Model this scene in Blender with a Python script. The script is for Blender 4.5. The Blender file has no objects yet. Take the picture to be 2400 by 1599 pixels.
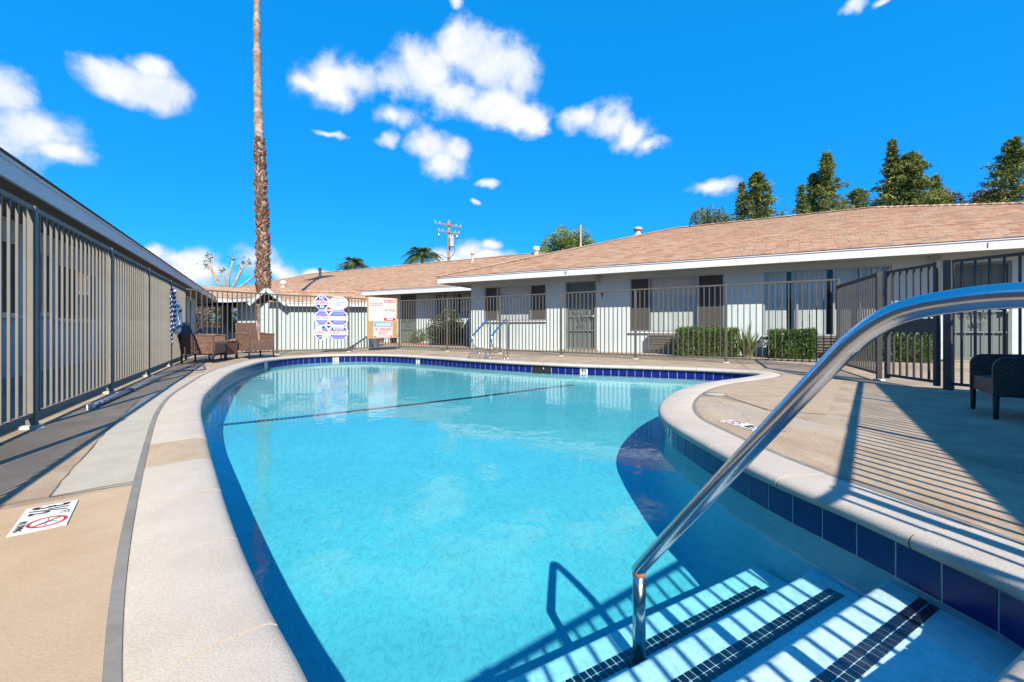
import bpy, bmesh, math, random
from mathutils import Vector, Matrix, noise as mnoise
R = math.radians
random.seed(7)
sc = bpy.context.scene
COL = sc.collection

# ------------------------------------------------------------------ camera, world, sun, exposure
F, CH, U0, V0 = 990.0, 0.77, 1200.0, 767.0          # focal length in photo pixels, eye height, principal point
cam = bpy.data.cameras.new('camera'); cam.sensor_width = 36; cam.lens = F / 2400 * 36
cam.shift_y = -(799.5 - V0) / 2400; cam.clip_start = 0.02; cam.clip_end = 3000
camo = bpy.data.objects.new('camera', cam); COL.objects.link(camo)
camo.location = (0, 0, CH); camo.rotation_euler = (R(90), 0, 0); sc.camera = camo
sc.render.engine = 'CYCLES'
sc.cycles.use_denoising = True
sc.cycles.max_bounces = 10; sc.cycles.transparent_max_bounces = 24; sc.cycles.diffuse_bounces = 4
sc.cycles.caustics_reflective = False; sc.cycles.caustics_refractive = False
sc.cycles.sample_clamp_indirect = 6
sc.view_settings.view_transform = 'Standard'; sc.view_settings.look = 'None'
sc.view_settings.exposure = 0.90; sc.view_settings.gamma = 1

SUN_EL = R(39.5)
SHX, SHY = -0.286, 0.958                              # the way shadows fall on the ground
sun = bpy.data.lights.new('sun', 'SUN'); sun.energy = 5.0; sun.angle = R(0.45); sun.color = (1, 0.91, 0.76)
suno = bpy.data.objects.new('sun', sun); COL.objects.link(suno); suno.location = (8, -20, 20)
suno.rotation_euler = Vector((SHX * math.cos(SUN_EL), SHY * math.cos(SUN_EL), -math.sin(SUN_EL))).to_track_quat('-Z', 'Y').to_euler()

world = bpy.data.worlds.new('World'); sc.world = world; world.use_nodes = True
wt = world.node_tree; wn = wt.nodes; wl = wt.links
sky = wn.new('ShaderNodeTexSky'); sky.sky_type = 'NISHITA'; sky.sun_disc = False
sky.sun_elevation = SUN_EL; sky.sun_rotation = math.atan2(-SHX, -SHY)
sky.air_density = 1.0; sky.dust_density = 0.25; sky.ozone_density = 2.5
bg = wn['Background']; bg.inputs[1].default_value = 0.089

def wmath(op, a, b=None, c=None, clamp=False):
    n = wn.new('ShaderNodeMath'); n.operation = op; n.use_clamp = clamp
    for i, x in enumerate((a, b, c)):
        if x is None: continue
        if isinstance(x, (int, float)): n.inputs[i].default_value = x
        else: wl.new(x, n.inputs[i])
    return n.outputs[0]

hsv = wn.new('ShaderNodeHueSaturation'); hsv.inputs['Saturation'].default_value = 1.25; hsv.inputs['Value'].default_value = 1.0
wl.new(sky.outputs[0], hsv.inputs['Color'])
tint = wn.new('ShaderNodeMix'); tint.data_type = 'RGBA'; tint.blend_type = 'MULTIPLY'; tint.inputs[0].default_value = 1
tint.inputs['B'].default_value = (0.22, 0.90, 1.50, 1); wl.new(hsv.outputs[0], tint.inputs['A'])
deep = wn.new('ShaderNodeMix'); deep.data_type = 'RGBA'; deep.inputs[0].default_value = 0.6     # polarised, deep azure sky
wl.new(tint.outputs['Result'], deep.inputs['A']); deep.inputs['B'].default_value = (0.0, 2.45, 6.3, 1)
SKYCOL = deep.outputs['Result']
# fair-weather cumulus: soft lobes on the sky sphere (azimuth, elevation from photo bearings), broken up by noise
LOBES = [(700,193,38,26),(760,190,75,52),(830,180,80,50),(900,185,80,52),(980,165,85,62),(1060,115,62,70),(1130,150,95,75),(1195,160,62,72),(1040,215,90,45),
         (1130,240,85,45),(1200,268,65,40),(1230,285,38,24),(900,270,55,28),(1010,370,62,50),(985,335,50,35),(1050,345,40,22),(890,325,32,20),
         (1335,275,50,32),(1400,285,62,40),(1450,310,60,42),(1490,335,36,28),
         (5,215,72,60),(60,300,105,66),(135,345,68,36),(-50,320,110,70),
         (285,190,80,48),(350,215,66,42),(345,165,44,40),(240,165,44,30),
         (420,592,70,34),(440,620,95,30),(355,580,40,24),(640,625,62,26),(590,600,48,36),(665,632,40,16),(720,630,60,14),
         (1075,578,42,36),(1130,560,24,16),(1040,592,60,26),(1120,583,60,14),(1630,432,56,19),(1968,12,26,16),(2030,8,14,9),(1090,466,12,7),
         (1122,423,30,9),(757,305,36,9),(1047,4,16,10)]
tc = wn.new('ShaderNodeTexCoord')
nz = wn.new('ShaderNodeTexNoise'); nz.inputs['Scale'].default_value = 9.5; nz.inputs['Detail'].default_value = 10; nz.inputs['Roughness'].default_value = 0.62
wl.new(tc.outputs['Generated'], nz.inputs['Vector'])
nz2 = wn.new('ShaderNodeTexNoise'); nz2.inputs['Scale'].default_value = 16; nz2.inputs['Detail'].default_value = 5
wl.new(tc.outputs['Generated'], nz2.inputs['Vector'])
warp = wn.new('ShaderNodeVectorMath'); warp.operation = 'MULTIPLY_ADD'
wl.new(nz2.outputs['Color'], warp.inputs[0]); warp.inputs[1].default_value = (0.045, 0.045, 0.045)
off = wn.new('ShaderNodeVectorMath'); off.operation = 'ADD'; off.inputs[1].default_value = (-0.0225, -0.0225, -0.0225)
wl.new(tc.outputs['Generated'], off.inputs[0]); wl.new(off.outputs[0], warp.inputs[2])
DIRV = warp.outputs[0]
def bearing(u, v):
    return Vector(((u - U0) / F, 1.0, (V0 - v) / F)).normalized()
dens = None
under = None
extra = []                                            # the same kind of clouds all round the rest of the sky
rr = random.Random(3)
for k in range(16):
    az = R(70 + 220 * (k + rr.random() * 0.8) / 16); el = R(rr.uniform(10, 42)); r0 = rr.uniform(0.07, 0.15)
    extra.append((Vector((math.sin(az) * math.cos(el), math.cos(az) * math.cos(el), math.sin(el))), r0, r0 * 0.55))
lob = []
for (x, y, rx, ry) in LOBES:
    d = bearing(x * 1.02, y * 1.02); cosb = d.y
    lob.append((d, rx * 1.06 / F * cosb, ry * 1.06 / F * cosb))
for (d, rx, rz) in lob + extra:
    sb = wn.new('ShaderNodeVectorMath'); sb.operation = 'SUBTRACT'; wl.new(DIRV, sb.inputs[0]); sb.inputs[1].default_value = d
    ml = wn.new('ShaderNodeVectorMath'); ml.operation = 'MULTIPLY'; wl.new(sb.outputs[0], ml.inputs[0]); ml.inputs[1].default_value = (1 / rx, 1 / rx, 1 / rz)
    ln = wn.new('ShaderNodeVectorMath'); ln.operation = 'LENGTH'; wl.new(ml.outputs[0], ln.inputs[0])
    val = wmath('SUBTRACT', 1.0, ln.outputs['Value'])
    if dens is None: dens = val
    else: dens = wmath('SMOOTH_MAX', dens, val, 0.25)
dens = wmath('ADD', dens, wmath('MULTIPLY', wmath('SUBTRACT', nz.outputs['Fac'], 0.5), 2.2))
mr = wn.new('ShaderNodeMapRange'); mr.interpolation_type = 'SMOOTHSTEP'; wl.new(dens, mr.inputs['Value'])
mr.inputs['From Min'].default_value = -0.1; mr.inputs['From Max'].default_value = 0.66
core = wn.new('ShaderNodeMapRange'); core.interpolation_type = 'SMOOTHSTEP'; wl.new(dens, core.inputs['Value'])
core.inputs['From Min'].default_value = 0.1; core.inputs['From Max'].default_value = 1.0
ccol = wn.new('ShaderNodeMix'); ccol.data_type = 'RGBA'; shade = wn.new('ShaderNodeTexNoise'); shade.inputs['Scale'].default_value = 13; shade.inputs['Detail'].default_value = 7; shade.inputs['Roughness'].default_value = 0.6
lift = wn.new('ShaderNodeVectorMath'); lift.operation = 'ADD'; lift.inputs[1].default_value = (0.3, 0.1, 0.7); wl.new(DIRV, lift.inputs[0]); wl.new(lift.outputs[0], shade.inputs['Vector'])
smr = wn.new('ShaderNodeMapRange'); smr.inputs['From Min'].default_value = 0.36; smr.inputs['From Max'].default_value = 0.58; smr.inputs['To Min'].default_value = 0.25; smr.inputs['To Max'].default_value = 1.0; wl.new(shade.outputs['Fac'], smr.inputs['Value'])
wl.new(wmath('MULTIPLY', core.outputs[0], smr.outputs[0]), ccol.inputs[0])
ccol.inputs['A'].default_value = (4.3, 5.0, 6.2, 1); ccol.inputs['B'].default_value = (6.4, 6.4, 6.5, 1)
cmix = wn.new('ShaderNodeMix'); cmix.data_type = 'RGBA'; wl.new(mr.outputs[0], cmix.inputs[0]); wl.new(SKYCOL, cmix.inputs['A']); wl.new(ccol.outputs['Result'], cmix.inputs['B'])
wl.new(cmix.outputs['Result'], bg.inputs[0])

# ------------------------------------------------------------------ helpers
def G(u, v, z=0.0):                                   # photo pixel -> point on the level z
    d = (v - V0); t = (CH - z) / d
    return Vector(((u - U0) * t, F * t, z))
def D(x, y, z=0.0):                                   # the same for pixels of the 2353-wide view
    return G(x * 1.02, y * 1.02, z)
def zat(v, Y): return CH + (V0 - v) / F * Y
def hit(u, P, d):                                     # where the bearing u meets a vertical plane through P along d (plan)
    k = (u - U0) / F                                  # X = kY ; P + s d
    s = (k * P[1] - P[0]) / (d[0] - k * d[1])
    return s, P[0] + s * d[0], P[1] + s * d[1]

def link(name, me, parent=None, mat=None):
    o = bpy.data.objects.new(name, me); COL.objects.link(o)
    if mat is not None and me is not None and not me.materials: me.materials.append(mat)
    if parent is not None:
        o.parent = parent
        r = parent
        loc = Vector((0, 0, 0)); 
        while r is not None:
            loc += r.location if r.type == 'EMPTY' else Vector((0, 0, 0)); r = r.parent
        o.matrix_parent_inverse = Matrix.Translation(-loc) if parent.type == 'EMPTY' else Matrix.Identity(4)
    return o
def tag(o, label=None, cat=None, group=None, kind=None):
    if label: o['label'] = label
    if cat: o['category'] = cat
    if group: o['group'] = group
    if kind: o['kind'] = kind
    return o
def thing(name, label, cat, loc=(0, 0, 0), group=None):
    o = bpy.data.objects.new(name, None); COL.objects.link(o); o.location = loc; o.empty_display_size = 0.2
    return tag(o, label, cat, group)

class MB:
    def __init__(self): self.v = []; self.f = []; self.sm = []
    def add(self, vs, fs, smooth=False):
        b = len(self.v); self.v += [tuple(x) for x in vs]
        for f in fs: self.f.append(tuple(b + i for i in f)); self.sm.append(smooth)
        return self
    def box(self, c, size, M=None):
        x, y, z = (s / 2 for s in size); c = Vector(c)
        vs = [Vector((sx * x, sy * y, sz * z)) for sx in (-1, 1) for sy in (-1, 1) for sz in (-1, 1)]
        vs = [(M @ p if M else p) + c for p in vs]
        return self.add(vs, [(0, 1, 3, 2), (4, 6, 7, 5), (0, 4, 5, 1), (2, 3, 7, 6), (0, 2, 6, 4), (1, 5, 7, 3)])
    def bar(self, a, b, w, h):                         # square bar from a to b; w across in plan, h up
        a = Vector(a); b = Vector(b); d = (b - a).normalized()
        up = Vector((0, 0, 1)) if abs(d.z) < 0.95 else Vector((0, 1, 0))
        s = d.cross(up).normalized(); t = s.cross(d).normalized()
        vs = []
        for p in (a, b):
            for i, j in ((-1, -1), (1, -1), (1, 1), (-1, 1)): vs.append(p + s * (w / 2 * i) + t * (h / 2 * j))
        return self.add(vs, [(3, 2, 1, 0), (4, 5, 6, 7), (0, 1, 5, 4), (1, 2, 6, 5), (2, 3, 7, 6), (3, 0, 4, 7)])
    def tube(self, pts, r, n=10, cap=True):
        pts = [Vector(p) for p in pts]; rs = r if isinstance(r, (list, tuple)) else [r] * len(pts)
        vs = []; fs = []; prev = None
        for i, p in enumerate(pts):
            d = (pts[min(i + 1, len(pts) - 1)] - pts[max(i - 1, 0)]).normalized()
            if prev is None:
                a = Vector((0, 0, 1)) if abs(d.z) < 0.9 else Vector((1, 0, 0)); s = d.cross(a).normalized()
            else: s = (prev - d * prev.dot(d)).normalized()
            prev = s; t = d.cross(s)
            for k in range(n):
                a = 2 * math.pi * k / n; vs.append(p + (s * math.cos(a) + t * math.sin(a)) * rs[i])
        for i in range(len(pts) - 1):
            for k in range(n):
                fs.append((i * n + k, i * n + (k + 1) % n, (i + 1) * n + (k + 1) % n, (i + 1) * n + k))
        self.add(vs, fs, True)
        if cap:
            m = len(pts) - 1; b = len(self.v) - len(vs)
            self.f.append(tuple(b + k for k in range(n - 1, -1, -1))); self.sm.append(False)
            self.f.append(tuple(b + m * n + k for k in range(n))); self.sm.append(False)
        return self
    def lathe(self, c, prof, n=16, M=None):
        c = Vector(c); vs = []; fs = []
        for (r, z) in prof:
            for k in range(n):
                a = 2 * math.pi * k / n; p = Vector((r * math.cos(a), r * math.sin(a), z)); vs.append((M @ p if M else p) + c)
        for i in range(len(prof) - 1):
            for k in range(n): fs.append((i * n + k, i * n + (k + 1) % n, (i + 1) * n + (k + 1) % n, (i + 1) * n + k))
        return self.add(vs, fs, True)
    def poly(self, pts): return self.add(pts, [tuple(range(len(pts)))])
    def prism(self, pts, vec):                         # a flat outline pushed along vec
        n = len(pts); pts = [Vector(p) for p in pts]; vec = Vector(vec)
        vs = pts + [p + vec for p in pts]
        fs = [tuple(range(n - 1, -1, -1)), tuple(range(n, 2 * n))] + [(i, (i + 1) % n, n + (i + 1) % n, n + i) for i in range(n)]
        return self.add(vs, fs)
    def mesh(self, name, mat=None, bevel=0):
        me = bpy.data.meshes.new(name); me.from_pydata(self.v, [], self.f)
        me.polygons.foreach_set('use_smooth', self.sm)
        if bevel or True:
            bm = bmesh.new(); bm.from_mesh(me)
            if bevel:
                bm.normal_update()
                bmesh.ops.bevel(bm, geom=[e for e in bm.edges if e.is_manifold and e.calc_face_angle(0) > 0.6], offset=bevel, segments=2, profile=0.6, affect='EDGES', clamp_overlap=True)
            bmesh.ops.recalc_face_normals(bm, faces=bm.faces); bm.to_mesh(me); bm.free()
        if mat: me.materials.append(mat)
        return me
    def build(self, name, mat, parent=None, bevel=0):
        return link(name, self.mesh(name, mat, bevel), parent)

def rz(a): return Matrix.Rotation(a, 3, 'Z')
def frame2(d):                                        # plan direction -> 3x3 with x along d, z up
    d = Vector((d[0], d[1], 0)).normalized(); return Matrix(((d.x, -d.y, 0), (d.y, d.x, 0), (0, 0, 1)))

# ------------------------------------------------------------------ materials
MATS = {}
def nodes(m): return m.node_tree.nodes, m.node_tree.links
KA = 0.80                                            # all base colours at this share, with the exposure opened to match
def ka(c): return tuple(x * KA for x in c) if c is not None else None
def mat(name, c1, c2=None, scale=6.0, rough=0.6, bump=0.0, bscale=None, metal=0.0, spec=0.5, detail=6.0, emit=None, stretch=None, c3=None, speck=0.0, sscale=260.0):
    if metal < 0.9: c1, c2, c3 = ka(c1), ka(c2), ka(c3)
    m = bpy.data.materials.new(name); m.use_nodes = True; n, l = nodes(m); p = n['Principled BSDF']
    p.inputs['Roughness'].default_value = rough; p.inputs['Metallic'].default_value = metal; p.inputs['Specular IOR Level'].default_value = spec
    p.inputs['Base Color'].default_value = (*c1, 1)
    if c2 is not None or bump:
        t = n.new('ShaderNodeTexCoord'); vec = t.outputs['Object']
        if stretch:
            mp = n.new('ShaderNodeMapping'); mp.inputs['Scale'].default_value = stretch; l.new(vec, mp.inputs[0]); vec = mp.outputs[0]
    if c2 is not None:
        x = n.new('ShaderNodeTexNoise'); x.inputs['Scale'].default_value = scale; x.inputs['Detail'].default_value = detail; x.inputs['Roughness'].default_value = 0.6; l.new(vec, x.inputs['Vector'])
        r = n.new('ShaderNodeValToRGB'); l.new(x.outputs['Fac'], r.inputs[0])
        r.color_ramp.elements[0].position = 0.32; r.color_ramp.elements[0].color = (*c1, 1)
        r.color_ramp.elements[1].position = 0.68; r.color_ramp.elements[1].color = (*c2, 1)
        col = r.outputs[0]
        if c3 is not None:                             # sparse larger stains
            y = n.new('ShaderNodeTexNoise'); y.inputs['Scale'].default_value = scale * 0.23; y.inputs['Detail'].default_value = 8; l.new(vec, y.inputs['Vector'])
            q = n.new('ShaderNodeMapRange'); q.inputs['From Min'].default_value = 0.5; q.inputs['From Max'].default_value = 0.72; l.new(y.outputs['Fac'], q.inputs['Value'])
            mx = n.new('ShaderNodeMix'); mx.data_type = 'RGBA'; l.new(q.outputs[0], mx.inputs[0]); l.new(col, mx.inputs['A']); mx.inputs['B'].default_value = (*c3, 1); col = mx.outputs['Result']
        if speck:                                      # fine grit and pits in the face
            y = n.new('ShaderNodeTexNoise'); y.inputs['Scale'].default_value = sscale; y.inputs['Detail'].default_value = 2; l.new(vec, y.inputs['Vector'])
            q = n.new('ShaderNodeMapRange'); q.inputs['From Min'].default_value = 0.3; q.inputs['From Max'].default_value = 0.7; q.inputs['To Min'].default_value = 1 - speck; q.inputs['To Max'].default_value = 1 + speck * 0.8; l.new(y.outputs['Fac'], q.inputs['Value'])
            hs = n.new('ShaderNodeHueSaturation'); l.new(col, hs.inputs['Color']); l.new(q.outputs[0], hs.inputs['Value']); col = hs.outputs[0]
        l.new(col, p.inputs['Base Color'])
    if bump:
        x = n.new('ShaderNodeTexNoise'); x.inputs['Scale'].default_value = bscale or scale * 4; x.inputs['Detail'].default_value = 5; l.new(vec, x.inputs['Vector'])
        b = n.new('ShaderNodeBump'); b.inputs['Strength'].default_value = bump; b.inputs['Distance'].default_value = 0.01; l.new(x.outputs['Fac'], b.inputs['Height']); l.new(b.outputs[0], p.inputs['Normal'])
    if emit: p.inputs['Emission Color'].default_value = (*emit, 1); p.inputs['Emission Strength'].default_value = 1
    MATS[name] = m; return m

M = MATS
mat('concrete', (0.31, 0.23, 0.155), (0.48, 0.375, 0.265), 3.0, 0.85, 0.3, 60, c3=(0.27, 0.205, 0.145), speck=0.14, sscale=120, detail=9)
mat('concrete_grey', (0.42, 0.385, 0.32), (0.50, 0.46, 0.39), 4.0, 0.85, 0.25, 50, c3=(0.42, 0.37, 0.30), speck=0.10, sscale=120, detail=9)
mat('resurfaced', (0.46, 0.325, 0.205), (0.54, 0.395, 0.265), 3.5, 0.8, 0.15, 160, c3=(0.45, 0.335, 0.225), speck=0.07, sscale=150, detail=9)
mat('patch', (0.37, 0.265, 0.175), (0.47, 0.355, 0.245), 5.0, 0.85, 0.2, 70)
mat('worn', (0.35, 0.24, 0.15), (0.50, 0.385, 0.27), 4.0, 0.85, 0.3, 70, c3=(0.44, 0.38, 0.31), speck=0.16, sscale=90, detail=10, stretch=(1.0, 0.45, 1))
mat('mastic', (0.19, 0.18, 0.16), (0.27, 0.255, 0.23), 5.0, 0.7, 0.2, 40)
mat('crack', (0.05, 0.045, 0.04), rough=0.9)
mat('coping', (0.50, 0.44, 0.375), (0.585, 0.525, 0.455), 4.0, 0.7, 0.14, 260, c3=(0.49, 0.415, 0.335), speck=0.16, sscale=190)
mat('coping_tan', (0.43, 0.33, 0.225), (0.50, 0.395, 0.28), 9.0, 0.75, 0.3, 260, speck=0.2, sscale=190)
mat('grout', (0.55, 0.56, 0.54), (0.62, 0.63, 0.61), 8, 0.8)
mat('mortar', (0.33, 0.26, 0.19), (0.46, 0.38, 0.29), 14, 0.9)
mat('plaster', (0.39, 0.535, 0.60), (0.45, 0.59, 0.65), 2.2, 0.7, 0.1, 30)
mat('step_plaster', (0.68, 0.82, 0.86), (0.75, 0.87, 0.90), 3.0, 0.7, 0.1, 30)
mat('cobalt', (0.006, 0.012, 0.14), (0.010, 0.022, 0.21), 14, 0.25, 0.08, 30, spec=0.3)
mat('black_tile', (0.008, 0.012, 0.035), (0.014, 0.02, 0.05), 20, 0.2)
mat('marker_white', (0.78, 0.78, 0.75), rough=0.35)
mat('ink', (0.012, 0.012, 0.014), rough=0.5)
mat('fence_paint', (0.10, 0.093, 0.083), (0.128, 0.119, 0.105), 3, 0.72, 0.05, 40, spec=0.25)
mat('fence_sunlit', (0.20, 0.188, 0.172), (0.245, 0.232, 0.21), 3, 0.7, 0.05, 40, spec=0.25)  # same paint as the far fence, lightened for its sunlit look
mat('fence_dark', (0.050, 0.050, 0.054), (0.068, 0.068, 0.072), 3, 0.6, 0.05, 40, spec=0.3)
mat('footing', (0.42, 0.39, 0.35), (0.50, 0.47, 0.42), 12, 0.9, 0.4, 40)
mat('stucco', (0.58, 0.66, 0.675), (0.66, 0.735, 0.745), 1.4, 0.85, 0.5, 130, c3=(0.50, 0.585, 0.60), speck=0.05, sscale=60)
mat('stucco_pale', (0.45, 0.53, 0.57), (0.50, 0.58, 0.62), 1.4, 0.85, 0.5, 130)
mat('block_paint', (0.41, 0.495, 0.52), (0.46, 0.545, 0.565), 2.2, 0.8, 0.35, 60)
mat('white_trim', (0.66, 0.665, 0.675), (0.72, 0.725, 0.73), 2.5, 0.55, 0.08, 30)
mat('grey_trim', (0.62, 0.66, 0.69), (0.68, 0.715, 0.74), 2.5, 0.6, 0.08, 30)
mat('soffit', (0.40, 0.40, 0.38), (0.46, 0.46, 0.44), 2.5, 0.8)
mat('soffit_brown', (0.20, 0.13, 0.085), (0.25, 0.17, 0.12), 2.5, 0.8)
mat('roof_felt', (0.16, 0.11, 0.08), rough=0.95)
mat('aluminium', (0.50, 0.50, 0.49), rough=0.4, metal=0.6)
mat('blind', (0.74, 0.73, 0.71), (0.80, 0.79, 0.77), 3, 0.6)
mat('screen', (0.055, 0.050, 0.047), (0.075, 0.07, 0.064), 30, 0.8)
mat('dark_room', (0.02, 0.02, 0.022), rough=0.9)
mat('door_metal', (0.16, 0.195, 0.19), (0.20, 0.235, 0.23), 5, 0.5)
mat('door_mesh', (0.135, 0.17, 0.165), (0.165, 0.20, 0.195), 60, 0.7)
mat('steel', (0.66, 0.66, 0.67), (0.58, 0.575, 0.57), 9, 0.19, 0.03, 300, metal=1.0)
mat('steel_old', (0.60, 0.585, 0.56), (0.50, 0.46, 0.40), 14, 0.22, metal=1.0)
mat('rust', (0.30, 0.10, 0.035), (0.42, 0.20, 0.10), 40, 0.9)
mat('black_plastic', (0.02, 0.02, 0.022), rough=0.5)
mat('sign_white', (0.80, 0.80, 0.80), rough=0.4)
mat('sign_blue', (0.035, 0.055, 0.42), rough=0.4)
mat('sign_pale', (0.42, 0.44, 0.72), rough=0.4)
mat('sign_red', (0.55, 0.03, 0.04), rough=0.4)
mat('sign_pink', (0.70, 0.30, 0.32), rough=0.4)
mat('sign_sky', (0.08, 0.36, 0.72), rough=0.4)
mat('sign_grey', (0.50, 0.48, 0.52), rough=0.4)
mat('plywood', (0.42, 0.24, 0.10), (0.52, 0.32, 0.15), 3, 0.7, 0.1, 30, stretch=(1, 1, 9))
mat('red_kerb', (0.42, 0.07, 0.04), (0.52, 0.12, 0.07), 8, 0.8)
mat('palm_trunk', (0.20, 0.13, 0.09), (0.50, 0.40, 0.33), 4, 0.95, 0.9, 30, stretch=(1, 1, 1.6), c3=(0.20, 0.13, 0.09))
mat('palm_boot', (0.11, 0.048, 0.027), (0.31, 0.18, 0.115), 5, 0.9, 0.4, 30)
mat('bark_pale', (0.24, 0.19, 0.145), (0.50, 0.45, 0.37), 3, 0.9, 0.3, 20)
mat('bark_dark', (0.10, 0.07, 0.05), (0.16, 0.12, 0.09), 6, 0.95, 0.4, 20)
mat('pole_wood', (0.24, 0.14, 0.09), (0.36, 0.24, 0.16), 3, 0.9, 0.2, 20, stretch=(8, 8, 0.6))
mat('transformer', (0.62, 0.65, 0.66), (0.68, 0.70, 0.71), 4, 0.5)
mat('vent_paint', (0.50, 0.36, 0.28), (0.60, 0.46, 0.37), 10, 0.7)
mat('lamp_white', (0.72, 0.71, 0.66), rough=0.4)
mat('rope_blue', (0.05, 0.06, 0.22), rough=0.8)
mat('rope_white', (0.74, 0.74, 0.74), (0.80, 0.80, 0.80), 40, 0.8)
mat('ring_white', (0.72, 0.76, 0.80), (0.78, 0.81, 0.84), 9, 0.5)
mat('pipe_grey', (0.30, 0.31, 0.36), (0.38, 0.39, 0.44), 3, 0.4)
mat('hose_blue', (0.06, 0.07, 0.18), rough=0.4)
mat('cloth_navy', (0.030, 0.030, 0.055), (0.05, 0.05, 0.08), 9, 0.9)
mat('car_white', (0.78, 0.79, 0.80), rough=0.2)
mat('car_glass', (0.015, 0.018, 0.02), rough=0.08)
mat('tyre', (0.02, 0.02, 0.02), rough=0.9)
mat('ac_metal', (0.34, 0.31, 0.27), (0.40, 0.37, 0.33), 6, 0.6)
mat('ac_dark', (0.09, 0.075, 0.06), (0.13, 0.11, 0.09), 20, 0.8)
mat('soil', (0.06, 0.045, 0.033), (0.10, 0.075, 0.055), 8, 0.95)
mat('terracotta', (0.36, 0.13, 0.07), rough=0.8)
mat('far_ground', (0.20, 0.18, 0.145), (0.27, 0.24, 0.19), 0.4, 0.95)
mat('asphalt', (0.06, 0.06, 0.06), (0.08, 0.08, 0.078), 3, 0.9)

def glass_mat():
    m = bpy.data.materials.new('window_glass'); m.use_nodes = True; n, l = nodes(m); n.remove(n['Principled BSDF'])
    g = n.new('ShaderNodeBsdfGlossy'); g.inputs['Roughness'].default_value = 0.02
    t = n.new('ShaderNodeBsdfTransparent'); t.inputs[0].default_value = (0.90, 0.93, 0.93, 1)
    f = n.new('ShaderNodeFresnel'); geo = n.new('ShaderNodeNewGeometry'); io = n.new('ShaderNodeMapRange'); l.new(geo.outputs['Backfacing'], io.inputs['Value']); io.inputs['To Min'].default_value = 1.38; io.inputs['To Max'].default_value = 1 / 1.38; l.new(io.outputs[0], f.inputs[0])
    x = n.new('ShaderNodeMixShader'); l.new(f.outputs[0], x.inputs[0]); l.new(t.outputs[0], x.inputs[1]); l.new(g.outputs[0], x.inputs[2])
    l.new(x.outputs[0], n['Material Output'].inputs[0]); M['glass'] = m
glass_mat()

def shingle_mat():
    m = bpy.data.materials.new('asphalt_shingle'); m.use_nodes = True; n, l = nodes(m); p = n['Principled BSDF']; p.inputs['Roughness'].default_value = 0.95
    p.inputs['Specular IOR Level'].default_value = 0.15
    a = n.new('ShaderNodeAttribute'); a.attribute_name = 'tint'
    oi = n.new('ShaderNodeObjectInfo')
    s = n.new('ShaderNodeMath'); s.operation = 'ADD'; l.new(a.outputs['Fac'], s.inputs[0]); l.new(oi.outputs['Random'], s.inputs[1])
    fr = n.new('ShaderNodeMath'); fr.operation = 'FRACT'; l.new(s.outputs[0], fr.inputs[0])
    r = n.new('ShaderNodeValToRGB'); l.new(fr.outputs[0], r.inputs[0]); e = r.color_ramp; e.interpolation = 'CONSTANT'
    cols = [(q, ka(c)) for q, c in [(0.0, (0.475, 0.30, 0.20)), (0.16, (0.52, 0.345, 0.24)), (0.34, (0.43, 0.215, 0.13)), (0.42, (0.49, 0.315, 0.21)), (0.60, (0.54, 0.375, 0.27)), (0.74, (0.36, 0.26, 0.195)), (0.82, (0.51, 0.33, 0.22)), (0.93, (0.45, 0.25, 0.16))]]
    e.elements[0].position = 0; e.elements[0].color = (*cols[0][1], 1); e.elements[1].position = cols[1][0]; e.elements[1].color = (*cols[1][1], 1)
    for q, c in cols[2:]:
        k = e.elements.new(q); k.color = (*c, 1)
    t = n.new('ShaderNodeTexCoord'); x = n.new('ShaderNodeTexNoise'); x.inputs['Scale'].default_value = 45; x.inputs['Detail'].default_value = 3; l.new(t.outputs['Object'], x.inputs['Vector'])
    hs = n.new('ShaderNodeHueSaturation'); l.new(r.outputs[0], hs.inputs['Color'])
    q = n.new('ShaderNodeMapRange'); q.inputs['To Min'].default_value = 0.78; q.inputs['To Max'].default_value = 1.2; l.new(x.outputs['Fac'], q.inputs['Value']); l.new(q.outputs[0], hs.inputs['Value'])
    l.new(hs.outputs[0], p.inputs['Base Color']); M['shingle'] = m
shingle_mat()

def wicker_mat(name, c1, c2, cm, sx, sy):
    c1, c2, cm = ka(c1), ka(c2), ka(cm)
    m = bpy.data.materials.new(name); m.use_nodes = True; n, l = nodes(m); p = n['Principled BSDF']; p.inputs['Roughness'].default_value = 0.5
    uv = n.new('ShaderNodeUVMap'); mp = n.new('ShaderNodeMapping'); mp.inputs['Scale'].default_value = (1 / sx, 1 / sy, 1); l.new(uv.outputs[0], mp.inputs[0])
    b = n.new('ShaderNodeTexBrick'); l.new(mp.outputs[0], b.inputs['Vector']); b.inputs['Scale'].default_value = 1; b.offset = 0.5; b.inputs['Brick Width'].default_value = 1.0; b.inputs['Row Height'].default_value = 0.5
    b.inputs['Mortar Size'].default_value = 0.07; b.inputs['Mortar Smooth'].default_value = 0.6; b.inputs['Color1'].default_value = (*c1, 1); b.inputs['Color2'].default_value = (*c2, 1); b.inputs['Mortar'].default_value = (*cm, 1)
    l.new(b.outputs['Color'], p.inputs['Base Color'])
    inv = n.new('ShaderNodeMath'); inv.operation = 'SUBTRACT'; inv.inputs[0].default_value = 1; l.new(b.outputs['Fac'], inv.inputs[1])
    bp = n.new('ShaderNodeBump'); bp.inputs['Strength'].default_value = 0.9; bp.inputs['Distance'].default_value = 0.006; l.new(inv.outputs[0], bp.inputs['Height']); l.new(bp.outputs[0], p.inputs['Normal'])
    M[name] = m
wicker_mat('wicker_brown', (0.17, 0.085, 0.058), (0.34, 0.20, 0.15), (0.012, 0.007, 0.006), 0.042, 0.036)
wicker_mat('wicker_dark', (0.062, 0.056, 0.052), (0.10, 0.09, 0.083), (0.006, 0.006, 0.006), 0.04, 0.036)

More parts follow.
